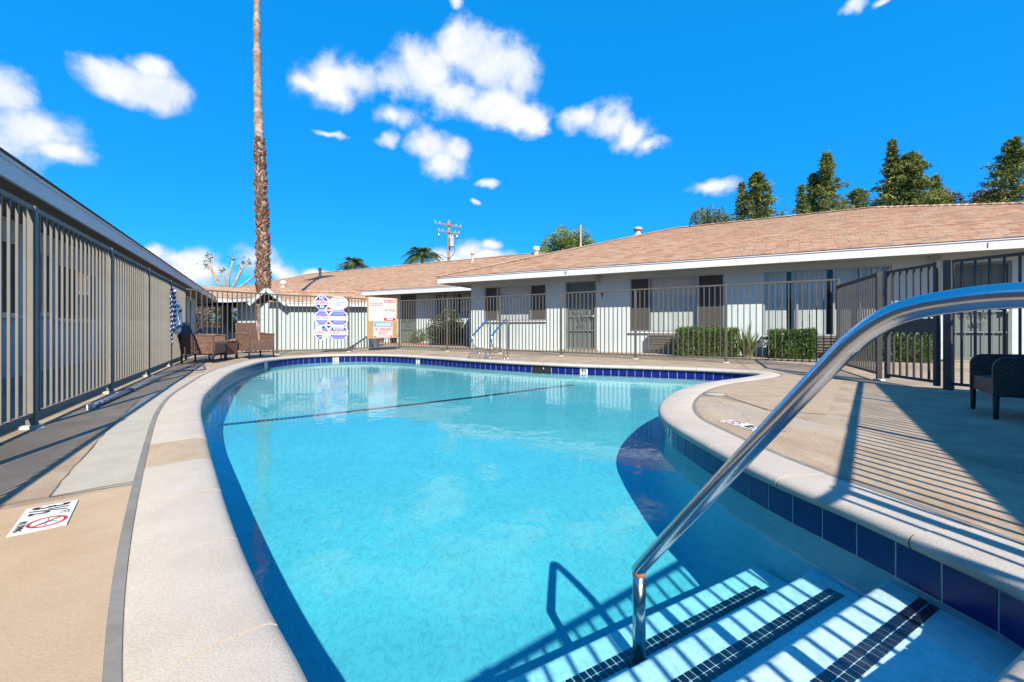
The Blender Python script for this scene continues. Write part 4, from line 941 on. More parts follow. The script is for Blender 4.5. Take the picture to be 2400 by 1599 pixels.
# --- the block pump shed
A_ = Vector((-8.62, 14.45)); B_ = Vector((-5.12, 15.0)); dS = (B_ - A_).normalized(); FSH = Frame(dS, (-dS.y, dS.x)); s0, s1 = A_.dot(FSH.t), B_.dot(FSH.t); dd0 = A_.dot(FSH.n)
SH = thing('pump_shed', 'small pale blue block shed with gabled shingle roof below the palm trunk', 'shed', FSH.P(s0, dd0, 0)); HS = 1.62
bw_, bh_ = 0.40, 0.2; blk = MB().box((0, 0, 0), (bw_ - 0.006, 0.19, bh_ - 0.006)).mesh('block', M['block_paint'], 0.003)
for r_ in range(9):
    z = -0.17 + bh_ * (r_ + 0.5); s = s0 + (0 if r_ % 2 else bw_ / 2); 
    if r_ % 2 == 0:
        for se in (s0 + bw_ / 4, s1 - bw_ / 4 + 0.05):
            o = link('block', blk, SH); o.matrix_basis = Matrix.Translation(FSH.P(se, dd0 + 0.1, z)) @ frame2(dS).to_4x4() @ Matrix.Diagonal((0.49, 1, 1, 1))
    while s < s1 - 0.25:
        o = link('block', blk, SH); c = FSH.P(s + bw_ / 2, dd0 + 0.1, z); o.matrix_basis = Matrix.Translation(c) @ frame2(dS).to_4x4(); s += bw_
q = MB(); fbox(q, FSH, (s0 + s1) / 2 + 0.1, dd0 + 1.0, HS / 2 - 0.08, (s1 - s0 - 0.05, 1.984, HS + 0.1)); q.build('core_wall', M['block_paint'], SH)
gx = s0 + 0.62; ap = 2.1; ez = 1.6; dback = dd0 + 2.0
rf = MB(); zt = 2.05
rf.add([FSH.P(gx, dd0 - 0.22, ez), FSH.P(s1 + 0.35, dd0 - 0.22, ez), FSH.P(s1 - 0.5, dd0 + 1.0, zt), FSH.P(gx, dd0 + 1.0, zt), FSH.P(s1 + 0.35, dback + 0.2, ez), FSH.P(gx - 0.8, dback + 0.2, ez)], [(0, 1, 2, 3), (3, 2, 4, 5), (1, 4, 2)])
roofS = rf.build('roof', M['roof_felt'], SH); shingles(SH, roofS, FSH, dd0 - 0.24, dd0 + 1.0, ez + 0.01, zt + 0.02, lambda f: (gx - 0.3 + 0.0 * f, s1 + 0.35 - 0.85 * f), 0, 0.14, 0.3); ridge_caps(roofS, FSH.P(gx - 0.3, dd0 + 1.0, zt + 0.03), FSH.P(s1 - 0.5, dd0 + 1.0, zt + 0.03), 0.1)
fascia(SH, FSH, dd0 - 0.24, gx + 0.3, s1 + 0.35, ez + 0.03, 0.1, M['white_trim'])
g0, gm, g1 = s0 - 0.22, s0 + 0.32, s0 + 0.95
for (a_, za, b_, zb) in ((g0, 1.58, gm, ap), (gm, ap, g1, 1.58)):
    q = MB(); q.add([FSH.P(a_, dd0 - 0.32, za), FSH.P(b_, dd0 - 0.32, zb), FSH.P(b_, dback, zb), FSH.P(a_, dback, za)], [(0, 1, 2, 3)]); q.build('gable_slope', M['shingle'], SH)
    q = MB(); q.bar(FSH.P(a_, dd0 - 0.33, za - 0.06), FSH.P(b_, dd0 - 0.33, zb - 0.06), 0.03, 0.11); q.build('rake_board', M['block_paint'], SH)
q = MB(); q.add([FSH.P(g0 + 0.2, dd0 - 0.0, 1.6), FSH.P(g1 - 0.1, dd0, 1.6), FSH.P(gm, dd0, ap - 0.06)], [(0, 1, 2)]); q.build('gable_wall', M['screen'], SH)

# ------------------------------------------------------------------ rails, ladder
def fillet(pts, rad, n=6):
    pts = [Vector(p) for p in pts]; out = [pts[0]]
    for a, b, c in zip(pts, pts[1:], pts[2:]):
        r = min(rad, (a - b).length * 0.45, (c - b).length * 0.45); p0 = b + (a - b).normalized() * r; p1 = b + (c - b).normalized() * r
        for i in range(n + 1):
            t = i / n; out.append(p0.lerp(b, t).lerp(b.lerp(p1, t), t))
    return out + [pts[-1]]
ring = Vector((0.486, 1.615, WATER_Z)); rd = Vector((0.5, -0.865, 0))
def rail_pt(u, v):                                     # a point of the rail's vertical plane seen at (u,v)
    s, X, Y = hit(u, (ring.x, ring.y), (rd.x, rd.y)); return Vector((X, Y, zat(v, Y)))
HR = thing('stair_handrail', 'polished steel handrail rising from the pool entry steps', 'handrail', (ring.x, ring.y, -0.525))
lowr = rail_pt(1508, 1322); kink = Vector((ring.x, ring.y, WATER_Z + 0.01)) 
c1 = [rail_pt(1938, 862), rail_pt(2005, 797), rail_pt(2060, 757), rail_pt(2125, 728), rail_pt(2230, 707), rail_pt(2400, 692)]
endp = ring + rd * 1.22; path = [lowr] + c1
top = c1[-1]; e2 = Vector((endp.x, endp.y, top.z - 0.02)); foot = Vector((endp.x + rd.x * 0.12, endp.y + rd.y * 0.12, 0.0))
full = [kink] + [lowr] + [lowr.lerp(c1[0], 0.5)] + c1 + fillet([c1[-1], e2, foot], 0.2, 8)[1:]
def smooth(P, n=5):
    out = []
    for i in range(len(P) - 1):
        p0, p1, p2, p3 = P[max(i - 1, 0)], P[i], P[i + 1], P[min(i + 2, len(P) - 1)]
        for k in range(n):
            t = k / n; out.append(0.5 * ((2 * p1) + (p2 - p0) * t + (2 * p0 - 5 * p1 + 4 * p2 - p3) * t * t + (3 * p1 - p0 - 3 * p2 + p3) * t ** 3))
    return out + [P[-1]]
MB().tube(smooth(full, 6), 0.0248, 28).build('top_rail', M['steel'], HR)
MB().tube([(ring.x, ring.y, -0.53), (ring.x, ring.y, WATER_Z + 0.008)], 0.0242, 28).build('post', M['steel'], HR)
MB().lathe((ring.x, ring.y, WATER_Z + 0.002), [(0.0245, -0.006), (0.0262, -0.002), (0.0262, 0.006), (0.0252, 0.01)], 24).build('weld_collar', M['rust'], HR)
MB().lathe((ring.x, ring.y, -0.525), [(0.045, 0), (0.042, 0.012), (0.026, 0.018)], 20).build('escutcheon', M['black_plastic'], HR)
MB().lathe((foot.x, foot.y, 0.0), [(0.055, 0), (0.05, 0.018), (0.026, 0.025)], 20).build('escutcheon', M['steel'], HR)

LD = thing('pool_ladder', 'pair of bent steel ladder rails standing at the far edge of the pool', 'ladder', (-0.4, 10.6, 0))
lp = [(0, 0), (0, 0.55), (0.0, 0.84), (0.05, 0.93), (0.13, 0.95), (0.225, 0.9), (0.62, 0.69), (0.8, 0.57), (0.85, 0.46), (0.82, 0.36), (0.725, 0.29), (0.55, 0.25), (0.34, 0.23), (0.24, 0.17), (0.21, 0.09), (0.2, 0)]
for (fx, fy) in ((-0.556, 10.73), (-0.10, 10.52)):
    MB().tube(smooth([Vector((fx - 0.45 * r, fy - 0.89 * r, z)) for r, z in lp], 4), 0.0235, 12).build('rail', M['steel'], LD)
    for r in (0, 0.2): MB().lathe((fx - 0.45 * r, fy - 0.89 * r, 0.0), [(0.05, 0), (0.045, 0.015), (0.024, 0.02)], 12).build('escutcheon', M['steel'], LD)
p0 = G(1100, 836); GB = thing('grab_bar', 'short bent steel bar lying on the deck beside the ladder', 'metal bar', p0)
MB().tube(fillet([p0, p0 + Vector((0, 0, 0.07)), p0 + Vector((0.28, -0.04, 0.1)), p0 + Vector((0.28, -0.04, 0.0))], 0.03), 0.012, 8).build('tube', M['steel_old'], GB)

# ------------------------------------------------------------------ deck depth plates, skimmer lid
def deck_plate(label, o, xd, num):
    xd = Vector((xd[0], xd[1], 0)).normalized(); yd = Vector((-xd.y, xd.x, 0)); o = Vector((o[0], o[1], 0.0))
    T = thing('depth_plate', label, 'depth plate', o); Mx = Matrix(((xd.x, yd.x, 0), (xd.y, yd.y, 0), (0, 0, 1)))
    MB().box(o + Vector((0, 0, 0.0075)), (0.305, 0.152, 0.004), Mx).build('plate', M['marker_white'], T)
    def fr(x, y): return plane_frame(o + xd * x + yd * y + Vector((0, 0, 0.0102)), xd, yd)
    text(num, 0.155, M['ink'], fr(-0.088, -0.002), T, 'depth_numeral', 0.8, 0.02, fit=(0.10, 0.115)); text('FT', 0.045, M['ink'], fr(-0.016, 0.05), T, 'unit_lettering', 0.8, fit=(0.03, 0.028))
    text('NO DIVING', 0.036, M['ink'], fr(0.075, -0.055), T, 'warning_lettering', 0.78, 0.015, fit=(0.11, 0.022))
    c = o + xd * 0.075 + yd * 0.014; rg = MB(); vs = []; n = 40
    for r in (0.056, 0.045):
        for k in range(n): a = 2 * math.pi * k / n; vs.append(c + xd * (r * math.cos(a)) + yd * (r * math.sin(a)) + Vector((0, 0, 0.0104)))
    rg.add(vs, [(k, (k + 1) % n, n + (k + 1) % n, n + k) for k in range(n)]); d45 = (xd - yd).normalized(); rg.box(c + Vector((0, 0, 0.0104)), (0.098, 0.009, 0.0006), Matrix(((d45.x, -d45.y, 0), (d45.y, d45.x, 0), (0, 0, 1)))); rg.build('prohibition_ring', M['sign_red'], T)
    fg = MB()
    for (x0_, y0_, x1_, y1_, w_) in ((-0.02, 0.02, 0.02, -0.015, 0.007), (-0.035, 0.03, -0.02, 0.02, 0.006), (0.02, -0.015, 0.03, -0.03, 0.005), (-0.04, 0.0, 0.04, 0.0, 0.002), (0.0, 0.0, 0.01, 0.03, 0.004)):
        fg.bar(c + xd * x0_ + yd * y0_ + Vector((0, 0, 0.0102)), c + xd * x1_ + yd * y1_ + Vector((0, 0, 0.0102)), w_, 0.0004)
    fg.build('pictogram', M['ink'], T)
deck_plate('white no-diving depth plate on the smooth tan slab near the left fence', (-1.876, 1.70), (0.64, -0.77), '3½')
deck_plate('white no-diving depth plate on the worn slab inside the pool bend', (1.80, 3.30), (-0.35, 0.94), '3')
p = G(1752, 925); p = G(1676, 925); SKL = thing('skimmer_lid', 'round grey skimmer lid set in the deck inside the pool bend', 'lid', p)
MB().lathe(p, [(0.0, 0.009), (0.105, 0.009), (0.11, 0.006)], 28).build('disc', M['concrete_grey'], SKL); MB().lathe(p, [(0.112, 0.0095), (0.125, 0.0095), (0.127, 0.004)], 28).build('rim', M['mastic'], SKL)

# ------------------------------------------------------------------ signs on the fence
def on_fence(P, Q, toward=0.03):                       # a fence segment as a face: returns (point(s,z), axes)
    P, Q = Vector(P), Vector(Q); d = (Q - P).normalized(); n = Vector((d.y, -d.x))
    return P + n * toward, d, n
P_, d_, n_ = on_fence((-6.56, 11.8), (-5.07, 13.1)); s_l, X_, Y_ = hit(737, P_, d_); s_r, X2, Y2 = hit(815.5, P_, d_); zt_ = zat(693, (Y_ + Y2) / 2); zb_ = zat(796, (Y_ + Y2) / 2)
CS = thing('safety_sign', 'cluster of blue and white octagonal pool safety signs on the fence', 'sign', (P_.x + d_.x * s_l, P_.y + d_.y * s_l, zb_))
def cs(x, y, off=0.0):                                 # sign layout units: x 165..935, y 130..1140 downwards
    s = s_l + (x - 165) / 770 * (s_r - s_l); z = zt_ - (y - 130) / 1010 * (zt_ - zb_); return Vector((P_.x + d_.x * s + n_.x * off, P_.y + d_.y * s + n_.y * off, z))
KX = (s_r - s_l) / 770; KZ = (zt_ - zb_) / 1010
def octa(x0_, x1_, y0_, y1_, c, off, m, par, name, inset=0):
    x0_ += inset; x1_ -= inset; y0_ += inset; y1_ -= inset
    pts = [(x0_ + c, y0_), (x1_ - c, y0_), (x1_, y0_ + c), (x1_, y1_ - c), (x1_ - c, y1_), (x0_ + c, y1_), (x0_, y1_ - c), (x0_, y0_ + c)]
    return MB().prism([cs(x, y, off) for x, y in pts], Vector((n_.x, n_.y, 0)) * 0.003).build(name, m, par)
def rect(x0_, x1_, y0_, y1_, off, m, par, name): return MB().prism([cs(x, y, off) for x, y in ((x0_, y0_), (x1_, y0_), (x1_, y1_), (x0_, y1_))], Vector((n_.x, n_.y, 0)) * 0.0012).build(name, m, par)
def polyp(pts, off, m, par, name): return MB().prism([cs(x, y, off) for x, y in pts], Vector((n_.x, n_.y, 0)) * 0.0012).build(name, m, par)
def sx(s, wd, ht, x, y, m, par, bold=0.0, name='lettering'): return text(s, 0.1, m, plane_frame(cs(x, y, 0.0075), (d_.x, d_.y, 0), (0, 0, 1)), par, name, 1, bold, fit=(wd * KX, ht * KZ))
ROWY = [(130, 460), (475, 815), (820, 1140)]
for ri, (ya, yb) in enumerate(ROWY):
    for ci, (xa, xb) in enumerate(((165, 487), (487, 937))):
        if ri == 0 and ci == 1: ya = 150
        pan = octa(xa, xb, ya, yb, 105, 0.0, M['sign_white'], CS, 'octagon_panel'); h = yb - ya; h1 = ya + h * 0.36; h2 = ya + h * 0.66
        if ci == 0 or ri:
            half = ri == 2 and ci == 0
            polyp([(xa + 108, ya + 12), (xb - 108, ya + 12), (xb - 20, h1), (xa + 20, h1)] if not half else [((xa + xb) / 2, ya + 12), (xb - 108, ya + 12), (xb - 20, h1), ((xa + xb) / 2, h1)], 0.003, M['sign_blue'], pan, 'blue_band')
            polyp([(xa + 20, h2), (xb - 20, h2), (xb - 108, yb - 12), (xa + 108, yb - 12)] if not half else [(xa + 20, h2), ((xa + xb) / 2, h2), ((xa + xb) / 2, yb - 12), (xa + 108, yb - 12)], 0.003, M['sign_blue'], pan, 'blue_band')
        if (ri, ci) in ((1, 0), (1, 1)):
            for yy in (ya + 30, ya + 62, ya + 94, h2 + 26, h2 + 56, h2 + 86):
                wd = 0.30 * (xb - xa); rect((xa + xb) / 2 - wd, (xa + xb) / 2 + wd, yy - 7, yy + 7, 0.0043, M['sign_pale'], pan, 'small_print')
        if (ri, ci) == (2, 1):
            for yy in (h2 + 28, h2 + 66): rect(550, 870, yy - 8, yy + 8, 0.0043, M['sign_pale'], pan, 'small_print')
        if (ri, ci) == (0, 0): sx('NO', 110, 82, 328, 195, M['sign_white'], pan, 0.02); sx('DIVING', 285, 82, 326, 292, M['sign_red'], pan, 0.02); polyp([(290, 360), (365, 360), (375, 420), (280, 420)], 0.0043, M['sign_white'], pan, 'pictogram'); sx('X', 60, 50, 328, 390, M['sign_blue'], pan, 0.02)
        if (ri, ci) == (0, 1):
            rect(560, 850, 165, 200, 0.003, M['sign_pink'], pan, 'red_band'); rect(505, 770, 212, 248, 0.003, M['sign_pale'], pan, 'blue_block'); rect(660, 915, 262, 300, 0.003, M['sign_pale'], pan, 'blue_block'); rect(505, 770, 305, 345, 0.003, M['sign_pale'], pan, 'blue_block'); rect(680, 915, 348, 382, 0.003, M['sign_pale'], pan, 'blue_block')
            sx('911', 70, 70, 795, 432, M['ink'], pan); polyp([(835, 398), (890, 398), (835, 455)], 0.003, M['sign_red'], pan, 'red_corner')
        if (ri, ci) == (1, 0): sx('CAUTION', 285, 74, 326, 640, M['sign_red'], pan, 0.015)
        if (ri, ci) == (1, 1): sx('POOL & SPA', 215, 52, 805, 635, M['sign_red'], pan); rect(510, 680, 625, 650, 0.003, M['sign_grey'], pan, 'small_print')
        if (ri, ci) == (2, 0): sx('POOL', 90, 38, 372, 905, M['sign_white'], pan, 0.01); sx('CAPACITY', 290, 76, 326, 975, M['sign_red'], pan, 0.015); sx('SPA', 60, 36, 285, 1075, M['sign_white'], pan, 0.01)
        if (ri, ci) == (2, 1): rect(590, 835, 835, 915, 0.0035, M['sign_white'], pan, 'white_block'); sx('WARNING', 230, 70, 712, 878, M['sign_blue'], pan, 0.01); sx('NO LIFEGUARD ON DUTY', 410, 74, 708, 975, M['sign_red'], pan, 0.015)
for yc in (468, 805):
    dm = polyp([(480, yc - 105), (580, yc), (480, yc + 105), (385, yc)], 0.004, M['sign_white'], CS, 'diamond_panel'); polyp([(480, yc - 85), (545, yc - 12), (418, yc - 12)], 0.0055, M['sign_red'], dm, 'red_half'); polyp([(418, yc + 16), (545, yc + 16), (480, yc + 85)], 0.0055, M['sign_blue'], dm, 'blue_half')
# plywood board with the rules poster and the warning
P2_, d2_, n2_ = on_fence((-5.07, 13.1), CORN); b_l, X_, Y_ = hit(860, P2_, d2_); b_r, X2, Y2 = hit(931, P2_, d2_); zt2 = zat(697.5, (Y_ + Y2) / 2); zb2 = zat(793, (Y_ + Y2) / 2)
RB = thing('notice_board', 'plywood notice board with pool rules poster and warning sign on the fence', 'notice board', (P2_.x + d2_.x * b_l, P2_.y + d2_.y * b_l, zb2))
def rb(x, y, off):                                     # x 0..700 , y 0..950
    s = b_l + x / 700 * (b_r - b_l); z = zt2 - y / 950 * (zt2 - zb2); return Vector((P2_.x + d2_.x * s + n2_.x * off, P2_.y + d2_.y * s + n2_.y * off, z))
KX2 = (b_r - b_l) / 700; KZ2 = (zt2 - zb2) / 950
def rrect(x0_, x1_, y0_, y1_, off, m, par, name, th=0.0015): return MB().prism([rb(x, y, off) for x, y in ((x0_, y0_), (x1_, y0_), (x1_, y1_), (x0_, y1_))], Vector((n2_.x, n2_.y, 0)) * th).build(name, m, par)
def rt(s, wd, ht, x, y, m, par, bold=0.0): return text(s, 0.1, m, plane_frame(rb(x, y, 0.0205), (d2_.x, d2_.y, 0), (0, 0, 1)), par, 'lettering', 1, bold, fit=(wd * KX2, ht * KZ2))
rrect(0, 700, 0, 950, 0.0, M['plywood'], RB, 'backing_board', 0.012)
ps = rrect(35, 665, 15, 550, 0.0125, M['sign_white'], RB, 'rules_poster', 0.003)
rrect(375, 650, 45, 115, 0.016, M['sign_red'], ps, 'red_banner'); rt('POOL RULES', 250, 52, 512, 80, M['sign_white'], ps, 0.02)
for xx in (70, 165, 265): rrect(xx, xx + 72, 135, 205, 0.016, M['sign_red'], ps, 'red_icon'); rrect(xx + 14, xx + 58, 152, 190, 0.0175, M['sign_white'], ps, 'icon_mark')
rrect(345, 349, 30, 545, 0.016, M['sign_grey'], ps, 'rule_line'); rrect(45, 345, 445, 450, 0.016, M['sign_blue'], ps, 'rule_line'); rrect(45, 345, 80, 83, 0.016, M['sign_pale'], ps, 'rule_line')
rt('NO DIVING!', 250, 58, 515, 295, M['ink'], ps, 0.01); rt('C', 24, 50, 68, 500, M['ink'], ps)
for yy in (150, 172, 194, 216, 236, 355, 378, 400, 422): rrect(385, 640, yy - 3, yy + 3, 0.016, M['sign_grey'], ps, 'small_print')
rrect(375, 650, 475, 540, 0.016, M['sign_red'], ps, 'red_banner'); rrect(435, 585, 492, 520, 0.0175, M['sign_white'], ps, 'small_print')
wsn = rrect(140, 575, 565, 945, 0.0125, M['sign_white'], RB, 'warning_sign', 0.003)
rrect(150, 565, 572, 685, 0.016, M['sign_sky'], wsn, 'blue_banner'); rt('WARNING', 360, 84, 358, 630, M['sign_white'], wsn, 0.025); rt('NO LIFEGUARD', 390, 74, 358, 738, M['sign_red'], wsn, 0.025); rt('ON DUTY', 235, 74, 358, 832, M['sign_red'], wsn, 0.025)
rrect(150, 565, 888, 935, 0.016, M['sign_red'], wsn, 'red_banner'); rrect(185, 530, 900, 922, 0.0175, M['sign_white'], wsn, 'small_print')

# ------------------------------------------------------------------ life ring and rope on the left fence
LO = LEFTP[3] + Vector((0, 0)); ld = LST.normalized(); ln_ = Vector((ld.y, -ld.x)); s_, X_, Y_ = hit(414, LP1 + ln_ * 0.06, ld); rc = Vector((X_, Y_, 0.96))
LR = thing('life_ring', 'white life ring hanging on the fence beside a coiled rope', 'life ring', rc)
def ring_pts(R0, n=40, o=0): return [rc + Vector((ld.x, ld.y, 0)) * (R0 * math.cos(2 * math.pi * k / n)) + Vector((0, 0, R0 * math.sin(2 * math.pi * k / n))) + Vector((ln_.x, ln_.y, 0)) * o for k in range(n)]
pts = ring_pts(0.27); MB().tube(pts + pts[:2], 0.06, 14, False).build('ring', M['ring_white'], LR)
pts = ring_pts(0.345, 40, 0.02); MB().tube(pts + pts[:2], 0.008, 6, False).build('grab_line', M['rope_white'], LR)
for a in range(4):
    q = rc + Vector((ld.x, ld.y, 0)) * (0.27 * math.cos(a * math.pi / 2 + 0.7)) + Vector((0, 0, 0.27 * math.sin(a * math.pi / 2 + 0.7))); t_ = (Vector((ld.x, ld.y, 0)) * -math.sin(a * math.pi / 2 + 0.7) + Vector((0, 0, math.cos(a * math.pi / 2 + 0.7))))
    MB().tube([q - t_ * 0.03, q + t_ * 0.03], 0.0635, 14, False).build('band', M['rope_blue'], LR)
sr_, XR, YR = hit(403, LP1 + ln_ * 0.05, ld)
RP = thing('throw_rope', 'blue and white braided rope coiled over the fence', 'rope', (XR, YR, 1.2))
for j in range(6):
    o1 = Vector((ld.x, ld.y, 0)) * ((j - 2.5) * 0.028) + Vector((ln_.x, ln_.y, 0)) * (0.02 * (j % 3)); zlo = [0.62, 0.72, 0.80, 0.42, 0.66, 0.85][j]; base_ = Vector((XR, YR, 0)) + o1
    for c_, ph in (('rope_blue', 0), ('rope_white', math.pi)):
        pts = []
        for i in range(60):
            z = zlo + (1.52 - zlo) * i / 59; a = z * 70 + ph; sw = 0.03 * math.sin(z * 9 + j * 2.1) + 0.012 * math.sin(z * 23 + j); pts.append(base_ + Vector((0.011 * math.cos(a) + ld.x * sw, 0.011 * math.sin(a) + ld.y * sw, z)))
        MB().tube(pts, 0.0125, 5).build('strand', M[c_], RP)
# telescopic pole against the fence foot and a hose by the chairs
pa = G(213, 953, 0.03); pb = G(372, 886, 0.03); PP = thing('pool_pole', 'grey telescopic pool pole lying along the foot of the fence', 'pole', pa)
pm_ = pa.lerp(pb, 0.45); MB().tube([pa, pm_], 0.024, 14).build('outer_tube', M['pipe_grey'], PP); MB().tube([pm_, pb], 0.019, 14).build('inner_tube', M['pipe_grey'], PP); MB().tube([pa + (pa - pb).normalized() * 0.05, pa + (pb - pa).normalized() * 0.03], 0.029, 14).build('end_cap', M['transformer'], PP); MB().tube([pm_ - (pb - pa).normalized() * 0.05, pm_ + (pb - pa).normalized() * 0.05], 0.027, 14).build('twist_lock', M['rope_blue'], PP)
hp = [G(372, 886, 0.02), G(410, 872, 0.02), G(446, 858, 0.015), G(468, 851, 0.08), G(477, 856, 0.06), G(480, 864, 0.015), G(470, 867, 0.015), G(440, 868, 0.015), G(408, 872, 0.015)]
HS_ = thing('garden_hose', 'thin dark blue hose looping out beside the wicker chair legs', 'hose', hp[0]); MB().tube(smooth(hp, 6), 0.011, 8).build('tube', M['hose_blue'], HS_); MB().lathe(hp[-1], [(0.016, -0.01), (0.02, 0.0), (0.016, 0.03)], 10).build('coupling', M['steel_old'], HS_)

# ------------------------------------------------------------------ wicker furniture
def uv_panel(name, m, par, quads, th):
    """quads: outlines (4 corners, world) each thickened; UVs in metres so the weave keeps its size"""
    bm = bmesh.new(); uvl = bm.loops.layers.uv.new('UVMap')
    for q in quads:
        q = [Vector(p) for p in q]; n = (q[1] - q[0]).cross(q[3] - q[0]).normalized() * th / 2; a = [bm.verts.new(p + n) for p in q]; b = [bm.verts.new(p - n) for p in q]
        fs = [bm.faces.new(a), bm.faces.new(b[::-1])] + [bm.faces.new((a[(i + 1) % 4], a[i], b[i], b[(i + 1) % 4])) for i in range(4)]
    bmesh.ops.bevel(bm, geom=list(bm.edges), offset=th * 0.3, segments=3, profile=0.5, affect='EDGES')
    bm.normal_update()
    for f in bm.faces:
        n = f.normal
        if abs(n.z) > 0.8: ax, ay = Vector((1, 0, 0)), Vector((0, 1, 0))
        else: ax = Vector((0, 0, 1)).cross(n).normalized(); ay = n.cross(ax)
        for lp_ in f.loops: lp_[uvl].uv = (lp_.vert.co.dot(ax), lp_.vert.co.dot(ay))
    me = bpy.data.meshes.new(name); bm.to_mesh(me); bm.free(); me.materials.append(m); return link(name, me, par)
def wicker_chair(label, c, yaw, m, W=0.60, Dp=0.60, seat=0.42, arm=0.62, back=0.86, skirt=0.20, rake=0.12, cloth=False, group=None):
    c = Vector((c[0], c[1], 0)); f = Vector((math.cos(yaw), math.sin(yaw), 0)); s = Vector((-f.y, f.x, 0))
    T = thing('wicker_chair', label, 'chair', c, group)
    def p(x, y, z): return c + f * x + s * y + Vector((0, 0, z))          # x forward, y left
    h, w = Dp / 2, W / 2; th = 0.04
    for sg in (-1, 1): uv_panel('arm_panel', m, T, [[p(-h, sg * w, skirt), p(h, sg * w, skirt), p(h, sg * w, arm - 0.03), p(-h, sg * w, arm)]], th)
    for sg in (-1, 1): uv_panel('armrest', m, T, [[p(-h, sg * (w - 0.03), arm), p(h + 0.01, sg * (w - 0.03), arm - 0.03), p(h + 0.01, sg * (w + 0.03), arm - 0.03), p(-h, sg * (w + 0.03), arm)]], 0.03)
    uv_panel('backrest', m, T, [[p(-h, -w + 0.03, skirt), p(-h, w - 0.03, skirt), p(-h - rake, w - 0.05, back), p(-h - rake, -w + 0.05, back)]], th)
    uv_panel('seat', m, T, [[p(-h + 0.02, -w + 0.03, seat - 0.02), p(h, -w + 0.03, seat), p(h, w - 0.03, seat), p(-h + 0.02, w - 0.03, seat - 0.02)]], 0.05)
    uv_panel('front_apron', m, T, [[p(h, -w + 0.02, skirt), p(h, w - 0.02, skirt), p(h, w - 0.02, seat), p(h, -w + 0.02, seat)]], 0.03)
    for sx_ in (-1, 1):
        for sy in (-1, 1): MB().tube([p(sx_ * (h - 0.01), sy * (w - 0.005), 0), p(sx_ * (h - 0.01), sy * (w - 0.005), skirt + 0.08)], [0.016, 0.021], 8).build('leg', m, T)
    if cloth:
        q = MB(); n = 10; vs = []
        for i in range(n + 1):
            for k, (dx, z) in enumerate(((0.035, 0.50), (0.03, 0.70), (0.01, back + 0.012), (-0.03, back + 0.015), (-0.05, 0.74), (-0.055, 0.62 + 0.05 * math.sin(i * 1.3)))):
                y = -w + 0.02 + (W - 0.04) * i / n; x = -h - rake * (z - skirt) / (back - skirt) + dx * 1.3 + 0.008 * math.sin(i * 2.1 + k); vs.append(p(x, y, z))
        q.add(vs, [(i * 6 + k, i * 6 + k + 1, (i + 1) * 6 + k + 1, (i + 1) * 6 + k) for i in range(n) for k in range(5)], True); o = q.build('towel', M['cloth_navy'], None)
        tag(o, 'dark navy towel hung over the wicker chair back by the life ring', 'towel')
    return T
wicker_chair('brown wicker armchair with a dark towel over its back, beside the life ring', (-6.72, 9.22), R(14), M['wicker_brown'], cloth=True)
wicker_chair('brown wicker armchair facing the pool in the fence corner', (-6.42, 10.55), R(-30), M['wicker_brown'], back=0.88)
c = Vector((-6.86, 10.05, 0)); TB = thing('side_table', 'low brown wicker side table between the two wicker armchairs', 'table', c)
for (a_, b_) in (((-1, -1), (1, -1)), ((1, -1), (1, 1)), ((1, 1), (-1, 1)), ((-1, 1), (-1, -1))):
    A1 = c + Vector((a_[0] * 0.2, a_[1] * 0.2, 0)); B1 = c + Vector((b_[0] * 0.2, b_[1] * 0.2, 0)); uv_panel('side_panel', M['wicker_brown'], TB, [[A1 + Vector((0, 0, 0.12)), B1 + Vector((0, 0, 0.12)), B1 + Vector((0, 0, 0.42)), A1 + Vector((0, 0, 0.42))]], 0.02)
    MB().tube([A1, A1 + Vector((0, 0, 0.14))], 0.016, 8).build('leg', M['wicker_brown'], TB)
uv_panel('table_top', M['wicker_brown'], TB, [[c + Vector((-0.22, -0.22, 0.435)), c + Vector((0.22, -0.22, 0.435)), c + Vector((0.22, 0.22, 0.435)), c + Vector((-0.22, 0.22, 0.435))]], 0.03)
